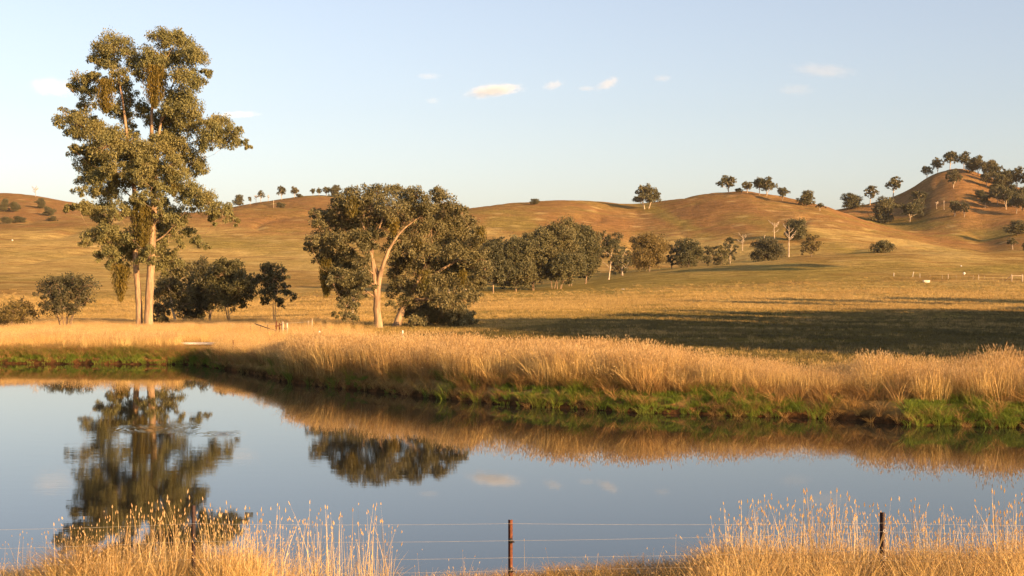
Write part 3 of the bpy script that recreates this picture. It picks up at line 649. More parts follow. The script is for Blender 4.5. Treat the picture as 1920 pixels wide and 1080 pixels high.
small_tree('bush', 365, 609, 0, 0, 60, 62, 'dark bush joining the leafy gum and the low-limbed gum in the hollow', 'shrub', None, D=182, leafm='leaf_dark', trunk=.04, n=14, seed=85, leaf=.27, per=38, size=.26, bark='bark_dark')
small_tree('gum_tree', 842, 552, 0, 0, 70, 124, 'tall gum added behind the crown of the leaning wide gum to shade the hillside', 'tree', D=335, leafm='leaf_belt', trunk=.15, seed=71, n=22, per=32, leaf=.5, n_per=4, size=.2)  # unseen gum, added to cast a shadow on the left hillside
small_tree('gum_tree', 872, 551, 0, 0, 60, 118, 'gum added behind the right shoulder of the leaning wide gum to shade the hillside', 'tree', D=345, leafm='leaf_belt', trunk=.15, seed=72, n=22, per=32, leaf=.5, n_per=4, size=.2)  # second gum added for the same hillside shadow
small_tree('gum_tree', 660, 600, 0, 0, 70, 128, 'smaller gum added unseen behind the left half of the wide forked gum to shade the slope', 'tree', D=198, leafm='leaf_belt', trunk=.12, seed=73, n=20, per=36, leaf=.32, n_per=7, size=.2)  # unseen gum, added to throw shadow onto the slope behind the tallest gum
small_tree('gum_tree', 1141, 514, 0, 0, 62, 76, 'slim gum with one straight bright trunk between the grove and the golden bush', 'tree', D=398, leafm='leaf_belt', trunk=.34, n=18, seed=38, leaf=.42, per=34, n_per=4, size=.18, rad=.34)
small_tree('gum_tree', 1168, 508, 0, 0, 34, 46, 'small grey gum just left of the golden bush', 'tree', D=415, leafm='leaf_belt', trunk=.1, n=12, seed=39, leaf=.42, per=30, n_per=4, size=.24)
GB = 'row of rounded trees along the top of the knoll'
small_tree('wattle_tree', 1217, 504, 0, 0, 74, 63, 'large rounded golden-brown tree at the left end of the knoll row', 'tree', GB, D=440, leafm='leaf_gold', trunk=.04, n=22, seed=41, leaf=.4, per=40, n_per=5, size=.24, bark='bark_dark')
small_tree('bush', 1260, 502, 0, 0, 26, 44, 'narrow dark tree squeezed beside the golden-brown rounded tree', 'tree', GB, D=462, leafm='leaf_dark', trunk=.04, n=9, seed=42, leaf=.42, per=36, n_per=4, size=.32, bark='bark_dark')
small_tree('bush', 1290, 499, 0, 0, 54, 46, 'broad grey-green rounded tree second along the knoll row after the golden one', 'tree', GB, D=455, leafm='leaf_belt', trunk=.03, n=16, seed=43, leaf=.42, per=38, n_per=4.5, size=.26, bark='bark_dark')
small_tree('bush', 1327, 497, 0, 0, 30, 34, 'small dark green rounded bush in the middle of the knoll row', 'shrub', GB, D=455, leafm='leaf_dark', trunk=.03, n=10, seed=44, leaf=.42, per=36, n_per=4, size=.3, bark='bark_dark')
small_tree('bush', 1352, 494, 0, 0, 32, 32, 'low grey bush joined to the taller ragged tree of the knoll row', 'shrub', GB, D=455, leafm='leaf_belt', trunk=.03, n=10, seed=45, leaf=.42, per=34, n_per=4, size=.3, bark='bark_dark')
small_tree('gum_tree', 1369, 492, 0, 0, 34, 48, 'ragged upright tree at the right end of the knoll row', 'tree', GB, D=462, leafm='leaf_belt', trunk=.1, n=13, seed=46, leaf=.42, per=30, n_per=4, size=.22)
small_tree('bush', 1435, 489, 0, 0, 60, 36, 'wide dark bush on the knoll edge left of the bare dead trunk', 'shrub', D=462, leafm='leaf_dark', trunk=.02, n=18, seed=47, leaf=.42, per=36, n_per=4.5, size=.24, bark='bark_dark')
small_tree('tree', 1490, 450, 520, 660, 39, 35, 'round dense grey-green tree on the open hillside, behind the dead trunk', 'tree', leafm='leaf_belt', trunk=.06, n=16, seed=48, leaf=.5, per=40, n_per=3.5, size=.3, bark='bark_dark')
small_tree('gum_tree', 1521, 481, 460, 560, 44, 42, 'ragged olive-brown tree right of the dead trunk on the lower hillside', 'tree', leafm='leaf_gold', trunk=.15, n=15, seed=49, leaf=.45, per=28, n_per=3.2, size=.2, bark='bark_dark')
small_tree('bush', 1655, 474, 450, 580, 40, 19, 'lone low bush on the pale grass at the foot of the ridge', 'shrub', leafm='leaf_belt', trunk=.02, n=13, seed=50, leaf=.42, per=34, n_per=4, size=.25, bark='bark_dark')

# dead trees ------------------------------------------------------------------
def dead_tree(px, row, d0, d1, hpx, label, seed, group=None, branches=9, wide=.35):
    r = np.random.default_rng(seed); X, D, Z = on_ground(px, row, d0, d1); H = hpx * D / F; base = (X, D, Z)
    root = empty('dead_tree', base); tag(root, label, 'dead tree', group)
    tb = Tubes(); lean = r.uniform(-.04, .04) * H; mr = D * 0.00015
    pts = np.array([[0, 0, -.2], [lean * .4, 0, H * .35], [lean, 0, H * .7], [lean * .6, 0, H]]); tb.add(pts, np.maximum([.024 * H, .019 * H, .012 * H, .004 * H], mr), 7)
    obj('trunk', tb.build('trunk'), M['bark_pale'], root)
    lb = Tubes()
    for i in range(branches):
        h = H * r.uniform(.42, .92); a = i * 2.4 + r.uniform(-.4, .4); L = H * wide * r.uniform(.5, 1)
        p0 = np.array([np.interp(h, pts[:, 2], pts[:, 0]), 0, h]); d = np.array([math.cos(a), math.sin(a), r.uniform(.5, 1.1)]); d /= np.linalg.norm(d)
        p1 = p0 + d * L * .5 + [0, 0, -L * .05]; p2 = p0 + d * L + [0, 0, L * .12]
        lb.add([p0, p1, p2], np.maximum([.009 * H, .006 * H, .003 * H], mr * .8), 5)
        for s in (-1, 1):
            d2 = d + np.array([-d[1], d[0], .3]) * s * .7; lb.add([p1, p1 + d2 * L * .35], np.maximum([.007 * H, .003 * H], mr * .6), 4)
    obj('branch', lb.build('branch'), M['bark_pale'], root)
dead_tree(1452, 456, 500, 640, 38, 'grey dead tree with short antler limbs, left of the taller dead one', 61)
dead_tree(1479, 482, 460, 540, 56, 'tallest bare white dead trunk, in front of the round hillside tree', 62)
dead_tree(1433, 458, 500, 640, 16, 'thin dead sapling on the hillside above the wide dark bush', 63, branches=4, wide=.2)
dead_tree(1392, 470, 470, 640, 30, 'faint leafless sapling right of the ragged end tree of the knoll row', 64, branches=8, wide=.5)
dead_tree(67, 369, 1200, 1400, 17, 'tiny bare tree on the far left skyline', 65, branches=10, wide=.5)
GS = 'trees along the far left ridge crest'
dead_tree(480, 382, 1100, 1200, 14, 'bare pale tree between the second and fourth trees of the far left ridge', 66, GS, branches=10, wide=.5)
dead_tree(503, 377, 1100, 1200, 11, 'short bare stump-like tree right of the two-tiered one on the far left ridge', 67, GS, branches=7, wide=.4)
dead_tree(513, 389, 1000, 1190, 13, 'bare stick-like trunk below the crest of the far left ridge', 68, branches=2, wide=.1)
dead_tree(1756, 392, 780, 960, 13, 'small forked dead tree low on the conical hill', 69, branches=6, wide=.4)
dead_tree(1770, 394, 780, 960, 18, 'thin dead pole of a tree beside the pair of gums on the conical hill', 70, branches=2, wide=.12)

# far trees: a few kinds, copied and scaled --------------------------------------
def proto(kind, seed):
    r = np.random.default_rng(seed)
    if kind == 'round': cl = dome_clusters(10, 10, .3, 18, r, size=.24); bark = 'bark_dark'; lm = 'leaf_far'; tr = [([(0,0,-.4),(.1,0,3),(0,.2,7)], [.45,.35,.12])]; per, npp = 34, 3.2
    elif kind == 'gum': cl = dome_clusters(11, 10, 3.6, 18, r, size=.17); bark = 'bark_pale'; lm = 'leaf_far'; tr = [([(0,0,-.6),(.2,0,2.5),(.9,.4,7.5)], [.42,.34,.12]), ([(.1,0,.8),(-.8,-.2,3.2),(-2.2,-.5,7)], [.26,.22,.08])]; per, npp = 30, 4
    elif kind == 'slim': cl = dome_clusters(7, 10, 3.8, 14, r, size=.2); bark = 'bark_pale'; lm = 'leaf_far'; tr = [([(0,0,-.6),(.1,0,3),(.3,.2,8.6)], [.36,.3,.1])]; per, npp = 30, 4
    elif kind == 'oak': cl = dome_clusters(15, 10, 2.6, 26, r, size=.13); bark = 'bark_pale'; lm = 'leaf_far'; tr = [([(0,0,-.6),(-.4,0,1.8),(-3.2,.4,6.5)], [.5,.4,.12]), ([(1.6,.2,-.6),(2.0,0,2.2),(4,-.3,6.6)], [.5,.36,.1])]; per, npp = 30, 4
    t = build_tree('proto', (0, 0, 0), tr, cl, M[lm], M[bark], n_per=npp * 1.8, per=per, leaf=.62, droop=.35, twigs=False, seed=seed, shell=.45, minrad=.1, tscale=.62)
    return t
PROTO = {k: [proto(k, s) for s in ss] for k, ss in {'round': (101, 102, 103, 104), 'gum': (111, 112, 113, 114, 115, 116), 'slim': (121, 122, 123), 'oak': (131,)}.items()}
PW = {'round': 10.6, 'gum': 11.5, 'slim': 7.6, 'oak': 15.0}
def copy_tree(src, name, loc, rz, sc):
    r_ = src.copy(); COL.objects.link(r_); r_.name = name; r_.location = loc; r_.rotation_euler = (0, 0, rz); r_.scale = sc
    for ch in src.children:
        c = ch.copy(); COL.objects.link(c); c.parent = r_; c.name = ch.name.split('.')[0]
    return r_
GH = 'trees on the crest of the rounded middle hill'; GC = 'trees crowding the top of the conical hill'; GR = 'trees down the right flank of the conical hill'
GLH = 'bushes scattered on the far left hill'; GV = 'trees in the valley at the foot of the conical hill'
FAR = [  # kind, px, row, d0, d1, width px, height px, label, category, group
 ('round',8,398,1000,1290,20,24,'dark bush at the very left edge on the far left hill','shrub',GLH),
 ('round',27,397,1000,1290,22,19,'dark round bush just right of the one at the edge on the far left hill','shrub',GLH),
 ('round',77,391,1000,1290,20,18,'dark bush higher up the far left hill, below the tiny bare tree','shrub',GLH),
 ('round',91,405,950,1290,24,16,'flat-topped bush lower on the far left hill, near the tall gum branches','shrub',GLH),
 ('round',98,415,900,1290,24,9,'low scrub patch at the foot of the far left hill beside the tall gum','shrub',GLH),
 ('round',12,420,900,1200,26,14,'low olive scrub at the left edge where the far hill meets the near slope','shrub',GLH),
 ('round',36,418,900,1200,24,12,'second low olive scrub right of the edge one at the foot of the far hill','shrub',GLH),
 ('round',235,397,1000,1290,16,11,'little tree glimpsed through the branches of the tallest gum','tree',None),
 ('round',448,389,1080,1200,24,21,'dense round tree, leftmost on the far left ridge crest','tree',GS),
 ('slim',469,384,1080,1200,10,16,'very small narrow tree, second on the far left ridge crest','tree',GS),
 ('slim',489,381,1080,1200,17,22,'two-tiered tree between the bare ones on the far left ridge crest','tree',GS),
 ('gum',528,383,1080,1200,19,27,'thin-trunked tree standing alone halfway along the far left ridge crest','tree',GS),
 ('gum',552,370,1080,1200,19,20,'ragged tree where the far left ridge levels out','tree',GS),
 ('round',561,370,1080,1200,14,7,'low dark scrub at the foot of the ragged ridge tree','shrub',GS),
 ('round',526,392,1000,1180,18,9,'dark bush below the far left ridge crest','shrub',None),
 ('gum',587,368,1100,1160,13,14,'small tree, first of the close row at the right of the far left ridge','tree',GS),
 ('gum',598,368,1100,1160,13,14,'small tree, second of the close row at the right of the far left ridge','tree',GS),
 ('gum',612,370,1100,1160,18,19,'paler tree in the close row, left of the denser clump behind the wide gum','tree',GS),
 ('round',629,374,1100,1160,26,22,'dense tree clump partly behind the crown of the wide middle gum','tree',GS),
 ('gum',654,377,1100,1160,24,22,'tree top just showing over the left shoulder of the wide middle gum','tree',GS),
 ('round',1003,384,740,900,20,11,'top of a hidden tree poking over the smooth middle ridge','tree',None),
 ('oak',1209,392,700,880,64,43,'spreading two-trunked gum alone in the saddle of the middle ridge','tree',None),
 ('gum',1366,361,780,880,40,30,'gum at the left end of the row on the rounded hill crest','tree',GH),
 ('round',1385,361,780,880,16,8,'low scrub under the leftmost crest gum of the rounded hill','shrub',GH),
 ('gum',1401,362,780,880,28,22,'shorter dark tree, second on the rounded hill crest','tree',GH),
 ('gum',1424,365,780,880,32,30,'brownish tree, third on the rounded hill crest, merged with its neighbour','tree',GH),
 ('gum',1438,368,780,870,36,35,'broad gum, fourth and largest on the rounded hill crest','tree',GH),
 ('gum',1467,376,760,860,32,25,'low spreading tree just downhill of the crest row','tree',GH),
 ('round',1513,387,740,830,34,28,'rounded tree standing alone further down the ridge line','tree',GH),
 ('slim',1537,395,720,800,22,15,'small thin reddish shrub below the rounded ridge tree','shrub',GH),
 ('round',1597,391,860,960,48,27,'dark flat-domed tree in the dip left of the conical hill','tree',None),
 ('slim',1631,385,860,960,32,36,'pale-trunked gum where the conical hill begins to rise','tree',GC),
 ('slim',1674,372,860,960,40,42,'tall gum with forked pale trunk on the left shoulder of the conical hill','tree',GC),
 ('gum',1738,331,900,965,28,22,'gum furthest left in the cluster on the conical summit','tree',GC),
 ('gum',1758,324,900,965,28,26,'gum with thin trunk, second in the summit cluster','tree',GC),
 ('gum',1781,316,900,965,30,36,'highest gum right on the conical summit','tree',GC),
 ('gum',1807,318,900,965,32,33,'brown-tinged gum just right of the summit','tree',GC),
 ('round',1822,325,900,965,24,30,'dark gap-filling tree in the dense part of the summit cluster','tree',GC),
 ('gum',1834,329,900,965,32,36,'leafy gum with pale trunk where the summit cluster thickens','tree',GC),
 ('round',1857,338,900,965,32,36,'rounded tree at the right end of the summit skyline dip','tree',GC),
 ('gum',1868,346,860,965,34,36,'tree right of the summit, its crown against the sky','tree',GC),
 ('round',1888,352,860,965,34,34,'dense dark tree on the right skyline below the summit','tree',GR),
 ('gum',1907,356,860,965,36,42,'tree with high crown on the skyline near the right edge','tree',GR),
 ('gum',1930,362,860,965,36,40,'tree cut by the right edge on the skyline','tree',GR),
 ('round',1897,374,830,960,28,26,'dark tree filling the slope under the right skyline trees','tree',GR),
 ('round',1918,378,830,960,26,28,'dark tree at the right edge under the skyline trees','tree',GR),
 ('round',1873,356,860,955,30,30,'dark tree in the thick of the wood just under the right skyline','tree',GR),
 ('gum',1850,350,860,955,28,28,'gum on the flank directly below the rounded summit-end tree','tree',GR),
 ('round',1900,388,820,950,30,28,'dark bushy tree in the middle of the wooded right flank','tree',GR),
 ('gum',1870,384,820,950,28,32,'leaning gum at the left margin of the wooded right flank','tree',GR),
 ('gum',1915,392,800,950,30,34,'gum near the right edge halfway down the wooded flank','tree',GR),
 ('round',1838,372,840,955,18,15,'small round bush on the open ground left of the wooded flank','shrub',GR),
 ('gum',1788,353,860,955,34,33,'single round gum on the bare face below the summit','tree',None),
 ('gum',1722,385,830,955,34,29,'gum low on the left face of the conical hill','tree',GV),
 ('round',1658,418,760,930,50,45,'largest dark bushy tree at the foot of the conical hill','tree',GV),
 ('gum',1706,416,760,930,42,34,'spreading dark tree right of the largest one at the hill foot','tree',GV),
 ('gum',1723,401,780,930,28,28,'tree behind the spreading one at the hill foot, partly hidden','tree',GV),
 ('gum',1790,406,760,930,28,30,'left one of the twin pale-trunked gums on the open lower slope','tree',GV),
 ('gum',1808,407,760,930,26,26,'right one of the twin pale-trunked gums on the open lower slope','tree',GV),
 ('gum',1847,390,780,950,24,26,'small gum between the twin gums and the wooded right flank','tree',GR),
 ('gum',1886,393,780,950,36,44,'tall gum in the lower band of the wooded right flank','tree',GR),
 ('round',1866,366,800,960,26,22,'dark tree at the upper left of the wooded right flank','tree',GR),
 ('gum',1906,401,780,950,28,38,'gum with thin trunk near the bottom of the wooded right flank','tree',GR),
 ('gum',1925,405,780,950,30,38,'gum at the right edge at the bottom of the wooded flank','tree',GR),
 ('round',1908,441,640,800,44,26,'dark rounded tree at the right edge, out on the valley grass','tree',None),
 ('slim',1899,468,560,660,28,23,'sparse thin-stemmed tree below the dark one at the right edge','tree',None),
 ('round',1922,470,560,660,14,14,'small dark bush cut by the right edge on the lower paddock','shrub',None),
]
rf = np.random.default_rng(77)
for i, (k, px, row, d0, d1, w_, h_, lab, cat, grp) in enumerate(FAR):
    X, D, Z = on_ground(px, row, d0, d1); m = D / F
    src = PROTO[k][i % len(PROTO[k])]
    sz = h_ * m / 10.3; sx = w_ * m / PW[k]
    nm = 'bush' if cat == 'shrub' else ('gum_tree' if k != 'round' else 'tree')
    rz = rf.uniform(-.5, .5) if k == 'oak' else rf.uniform(0, 6.28)
    c = copy_tree(src, nm, (X, D, Z - .1), rz, (sx, sx * rf.uniform(.85, 1.15), sz)); c.rotation_euler[0] = rf.uniform(-.05, .05); c.rotation_euler[1] = rf.uniform(-.08, .08); tag(c, lab, cat, grp)
for L in PROTO.values():
    for t in L:
        for ch in list(t.children): bpy.data.objects.remove(ch)
        bpy.data.objects.remove(t)
# off-frame gums on the sunny side, whose shadows lie across the paddock
OFF = [(44,55,18,13),(53,64,20,12),(64,76,17,13),(75,86,20,15),(86,98,22,16),(97,112,24,17),(108,126,25,17),(119,142,26,18),(131,158,24,17),(143,174,22,16),(64,58,15,12),(92,86,20,15),(112,110,22,16),(30,8,6.5,7)]
OFF = [((30,83),22,17),((15,105),22,17),((5,125),22,17),((-3,146),22,16),((4,157),22,17),((18,172),22,18),((31,186),22,18),((42,192),22,18),((55,199),22,18),((75,208),22,18),((28,120),19,18),((40,150),19,18),((55,170),19,18),((36,98),20,18),((22,140),20,18),((64,188),20,18)]
k_ = 1 / math.tan(math.radians(SUN_EL)); sdx, sdy = math.sin(math.radians(SUN_AZ)), math.cos(math.radians(SUN_AZ))
ro = np.random.default_rng(5)
def off_tree(tip, H, W, trunk=.12, n=26, seed=0, label='leafy gum of the stand beyond the right edge of the view'):
    L = H * k_; X = tip[0] + sdx * L; Y = tip[1] + sdy * L; Z = gz(X, Y)
    r = np.random.default_rng(seed); cl = dome_clusters(W, H, H * trunk, n, r, size=.2); base = np.array([X, Y, Z]); cl[:, :3] += base
    t = build_tree('gum_tree', base, [([base - [0, 0, .3], base + [.3, 0, H * .4], base + [0, .5, H * .8]], [.5, .4, .12])], cl, M['leaf_far'], M['bark'], n_per=5, per=30, leaf=1.3, seed=seed, twigs=False, shell=.3)
    tag(t, label, 'tree', 'stand of gums outside the right edge, shading the paddock')
for i, (tip, H, W) in enumerate(OFF): off_tree(tip, H, W + 4, .04, 34, seed=200 + i)
for i, (tip, H, W) in enumerate([((24,252),20,9),((42,258),20,9),((58,262),20,10)]): off_tree(tip, H, W, .5, 14, 230 + i)
for i, (tip, H, W) in enumerate([((34,408),33,16),((44,414),33,15)]): off_tree(tip, H, W - 3, .72, 12, 240 + i)

# ------------------------------------------------------------------ grasses (nobody could count them)
def blades(n, r, h, w, spread, lean=0.12, bend=0.25, seg=3, az0=None):
    """n tapering blades or stems rising from a tuft: vertices (n, 2*(seg+1)) and quads"""
    a = r.random(n) * 6.283; rr = np.sqrt(r.random(n)) * spread
    p0 = np.stack([np.cos(a) * rr, np.sin(a) * rr, np.zeros(n)], 1)
    H = h * (0.7 + 0.4 * r.random(n)); la = a + r.normal(size=n) * 0.8
    le = lean * (0.3 + r.random(n)) * H; be = bend * (0.3 + r.random(n)) * H
    t = np.linspace(0, 1, seg + 1)
    d = np.stack([np.cos(la), np.sin(la)], 1)
    off = le[:, None] * t + be[:, None] * t ** 2.5
    P3 = np.zeros((n, seg + 1, 3)); P3[..., :2] = p0[:, None, :2] + d[:, None] * off[..., None]
    P3[..., 2] = H[:, None] * (t - 0.35 * (be / H)[:, None] * t ** 3)
    fa = r.random(n) * 6.283; s = np.stack([np.cos(fa), np.sin(fa), np.zeros(n)], 1)
    W = w * (0.7 + 0.6 * r.random(n)); tw = np.interp(t, [0, .4, .8, 1], [.7, 1, .6, .12])
    A_ = P3 - s[:, None] * (W[:, None] * tw)[..., None] / 2; B_ = P3 + s[:, None] * (W[:, None] * tw)[..., None] / 2
    V = np.stack([A_, B_], 2).reshape(n, -1, 3); k = 2 * (seg + 1)
    q = np.array([[2*i, 2*i+1, 2*i+3, 2*i+2] for i in range(seg)])
    return V.reshape(-1, 3), (np.arange(n)[:, None, None] * k + q[None]).reshape(-1, 4), P3[:, -1], P3[:, -1] - P3[:, -2]
def seed_heads(tips, dirs, L, w, r):
    n = len(tips); d = dirs / np.linalg.norm(dirs, axis=1, keepdims=True); L = L * (0.7 + .6 * r.random((n, 1)))
    fa = r.random(n) * 6.283; s = np.stack([np.cos(fa), np.sin(fa), np.zeros(n)], 1); s -= d * (s * d).sum(1, keepdims=True); s2 = np.cross(d, s)
    V = []; 
    for q in (s, s2):
        V.append(np.stack([tips - d * L * .25, tips + q * w + d * L * .2, tips + d * L * .8, tips - q * w + d * L * .2], 1))
    V = np.concatenate(V, 0).reshape(-1, 3); return V, np.arange(len(V)).reshape(-1, 4)
def tuft(name, parts):
    """parts: list of (V, F, material)"""
    Vs, Fs, mi, n = [], [], [], 0
    for k, (V, Fq, m) in enumerate(parts): Vs.append(V); Fs.append(Fq + n); n += len(V); mi += [k] * len(Fq)
    me = mesh(name, np.concatenate(Vs), np.concatenate(Fs))
    for p in parts: me.materials.append(p[2])
    me.polygons.foreach_set('material_index', np.array(mi, np.int32)); return bpy.data.objects.new(name, me)
def field(name, protos, pts, scl, tilt=None, label=None, width=None):
    """one object carrying many tufts as instances"""
    pts = np.asarray(pts, float); n = len(pts)
    me = bpy.data.meshes.new(name); me.vertices.add(n); me.vertices.foreach_set('co', pts.astype(np.float32).ravel())
    r = np.random.default_rng(n)
    def at(nm, typ, arr, key): a_ = me.attributes.new(nm, typ, 'POINT'); a_.data.foreach_set(key, np.asarray(arr).ravel())
    rot = np.stack([r.normal(size=n) * .05, r.normal(size=n) * .05, r.random(n) * 6.283], 1)
    if tilt is not None: rot[:, :2] += tilt
    at('rot', 'FLOAT_VECTOR', rot.astype(np.float32), 'vector')
    scl = np.asarray(scl, float); scl = np.stack([scl] * 3, 1) if scl.ndim == 1 else scl
    at('scl', 'FLOAT_VECTOR', scl.astype(np.float32), 'vector'); at('idx', 'INT', r.integers(0, len(protos), n).astype(np.int32), 'value')
    o = obj(name, me); c = bpy.data.collections.new(name + '_source')
    for p in protos: c.objects.link(p)
    g = bpy.data.node_groups.new(name, 'GeometryNodeTree'); g.interface.new_socket('Geometry', in_out='INPUT', socket_type='NodeSocketGeometry'); g.interface.new_socket('Geometry', in_out='OUTPUT', socket_type='NodeSocketGeometry')
    gi = g.nodes.new('NodeGroupInput'); go = g.nodes.new('NodeGroupOutput'); ip = g.nodes.new('GeometryNodeInstanceOnPoints'); ci = g.nodes.new('GeometryNodeCollectionInfo')
    ci.inputs[0].default_value = c; ci.inputs['Separate Children'].default_value = True; ci.inputs['Reset Children'].default_value = True
    ip.inputs['Pick Instance'].default_value = True
    def na(nm, typ, sock):
        a_ = g.nodes.new('GeometryNodeInputNamedAttribute'); a_.data_type = typ; a_.inputs[0].default_value = nm; g.links.new(a_.outputs[0], sock)
    na('rot', 'FLOAT_VECTOR', ip.inputs['Rotation']); na('scl', 'FLOAT_VECTOR', ip.inputs['Scale']); na('idx', 'INT', ip.inputs['Instance Index'])
    g.links.new(gi.outputs[0], ip.inputs['Points']); g.links.new(ci.outputs[0], ip.inputs['Instance']); g.links.new(ip.outputs[0], go.inputs[0])
    md = o.modifiers.new('scatter', 'NODES'); md.node_group = g
    tag(o, label, 'grass', kind='stuff'); return o
rg = np.random.default_rng(31)
def straw_proto(i, n=26, h=1.35, w=.010, sp=.34, lean=.09, bend=.16):
    V, Fq, tp, dr = blades(n, rg, h, w, sp, lean, bend, 3); Vh, Fh = seed_heads(tp, dr, .10, .011, rg)
    V2, F2, _, _ = blades(int(n * .9), rg, h * .62, w * 1.1, sp * 1.1, .3, .55, 3)
    return tuft('straw_tuft', [(V, Fq, M['straw']), (Vh, Fh, M['head']), (V2, F2, M['tuss'])])
STRAWP = [straw_proto(i) for i in range(5)]
STRAWL = [straw_proto(i, 22, 1.2, .012, .3, .45, .6) for i in range(3)]
def tuss_proto(mat='tuss', n=46, h=.75, w=.011, sp=.16, lean=.45, bend=.9):
    V, Fq, _, _ = blades(n, rg, h, w, sp, lean, bend, 4); return tuft(mat + '_tuft', [(V, Fq, M[mat])])
TUSS = [tuss_proto() for _ in range(4)]
TUSSG = [tuss_proto('green', 46, .62, .011, .15, .4, .8) for _ in range(3)]
GREEN = [tuss_proto('green', 44, .22, .011, .17, .25, .4) for _ in range(4)]
PADD = [tuss_proto('paddock', 16, .26, .03, .28, .4, .5) for _ in range(4)]
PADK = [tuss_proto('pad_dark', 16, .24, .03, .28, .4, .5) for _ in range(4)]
PADS = [tuss_proto('pad_straw', 16, .36, .022, .28, .3, .4) for _ in range(4)]

def sample(x0, x1, y0, y1, n):   # in columns of the picture and metres ahead
    t = rg.uniform(math.atan((x0 - CX) / F), math.atan((x1 - CX) / F), n); D = np.sqrt(rg.uniform(y0 ** 2, y1 ** 2, n))
    return np.tan(t) * D, D
def put(X, Y, dz=0.0): return np.stack([X, Y, height(X, Y) + dz], 1)
# far bank, tall straw from the left inlet to the right edge
X, Y = sample(380, 2080, 48, 86, 110000); d = -pond_d(X, Y); pxs = CX + F * X / Y
depth = np.interp(pxs, [380, 450, 560, 700, 900, 1100, 1350, 1500, 1600, 1750, 1920], [8, 10, 12, 13, 14, 12.5, 9.0, 7.5, 7.5, 8.5, 9]) * (0.8 + 0.4 * fbm(X / 4, Y / 4, 3, 41))
dens = np.clip(0.25 + 2.2 * (fbm(X / 1.6, Y / 1.6, 3, 44) - 0.32), 0.08, 1)
keep = (d > np.where(pxs < 925, .35, .8) + 1.1 * fbm(X / 2, Y / 2, 2, 47) * (pxs > 650)) & (d < depth) & (rg.random(len(X)) < dens * .34)
X, Y = X[keep], Y[keep]; dd = d[keep]; px_ = pxs[keep]
hs_ = np.interp(px_, [380, 540, 560, 700, 900, 1200, 1300, 1380, 1460, 1600, 1640, 1700, 1780, 1830, 1870, 1920], [.60, .70, 1.05, 1.02, 1.10, 1.08, .92, .80, .68, .68, 1.02, .86, .88, 1.0, 1.12, .95]) * (0.72 + .5 * fbm(X / 1.3, Y / 1.3, 3, 52)) * (0.9 + .25 * rg.random(len(X)))
nA = rg.random(len(X)) < .74 + .2 * (fbm(X / 2, Y / 2, 2, 53) > .5)
field('tall_straw_grass', STRAWP, put(X[nA], Y[nA]), hs_[nA], tilt=np.array([0.0, 0.06]), label='tall golden straw grass along the far bank of the pond')
field('leaning_straw_grass', STRAWL, put(X[~nA], Y[~nA]), hs_[~nA], label='bent straw grass tangled among the upright stems of the far bank')
# brown tussocks and leaning blades low on the bank
X, Y = sample(370, 2080, 48, 88, 90000); d = -pond_d(X, Y); px_ = CX + F * X / Y
lim = np.interp(px_, [380, 560, 700, 1400, 1920], [3.0, 2.6, 2.2, 4.0, 4.5])
keep = (d > -.25) & (d < lim) & (rg.random(len(X)) < .26 * np.clip((fbm(X / .9, Y / .9, 2, 61) - .2) * 3, .35, 1.3)) & ~((px_ > 935) & (px_ < 1440) & (d > .25) & (d < 1.0) & (rg.random(len(X)) < .85)) & ~((px_ > 1720) & (d > .3) & (d < 1.5) & (rg.random(len(X)) < .8))
X, Y = X[keep], Y[keep]; g_ = rg.random(len(X)); gw_ = (fbm(X / 2.2, Y / 2.2, 2, 66) > .56) & (g_ < .55) | (g_ < .10)
field('brown_tussock_grass', TUSS, put(X[~gw_], Y[~gw_]), .55 + .7 * rg.random((~gw_).sum()) * sstep(-.3, .8, -pond_d(X[~gw_], Y[~gw_])), label='brown arching tussocks at the foot of the far bank')
field('green_tussock_grass', TUSSG, put(X[gw_], Y[gw_]), .7 + .5 * rg.random(gw_.sum()), label='olive green tussocks at the foot of the far bank')
# bright green strip at the water
X, Y = sample(-250, 2080, 47, 100, 160000); d = -pond_d(X, Y); px_ = CX + F * X / Y
z1 = (px_ > 925) & (px_ < 1500) & (d < 1.0 + .9 * fbm(X / 1.5, Y / 1.5, 2, 73)) | (px_ > 1700) & (d < 2.0) | (px_ > 640) & (px_ < 925) & (d < .6) & (fbm(X / 1.5, Y / 1.5, 2, 71) > .5)
z2 = (px_ < 410) & (d < 3.2) & ((rg.random(len(X)) < .5) | (px_ > 330))
keep = (d > -.05) & ((z1 & (rg.random(len(X)) < .95)) | z2)
X, Y = X[keep], Y[keep]; px_ = px_[keep]
field('green_bank_grass', GREEN, put(X, Y), np.where(px_ < 410, 1.3, .95) * (.6 + .4 * rg.random(len(X))), label='short bright green grass at the edge of the water')
# left bank straw, from behind the green strip to beyond the tall gum
X, Y = sample(-250, 760, 90, 175, 72000); d = -pond_d(X, Y); px_ = CX + F * X / Y
keep = (d > 1.2 + 1.2 * rg.random(len(X))) & (rg.random(len(X)) < np.where(d < 12, .62, .28) * sstep(760, 480, px_ + 200 * (fbm(X / 6, Y / 6, 3, 78) - .5)) * np.clip(.4 + 2 * (fbm(X / 5, Y / 5, 3, 77) - .3), .1, 1)) & ~((px_ > 335) & (px_ < 408) & (d < 15))
keep &= ~((px_ > 410) & (d < 6)) 
X, Y = X[keep], Y[keep]; d = d[keep]
field('left_bank_straw_grass', STRAWP, put(X, Y), np.where(d < 13, .82, .55) * (.65 + .55 * fbm(X / 2, Y / 2, 3, 79)) * (.9 + .2 * rg.random(len(X))), label='pale straw grass around the tall gum on the left bank')
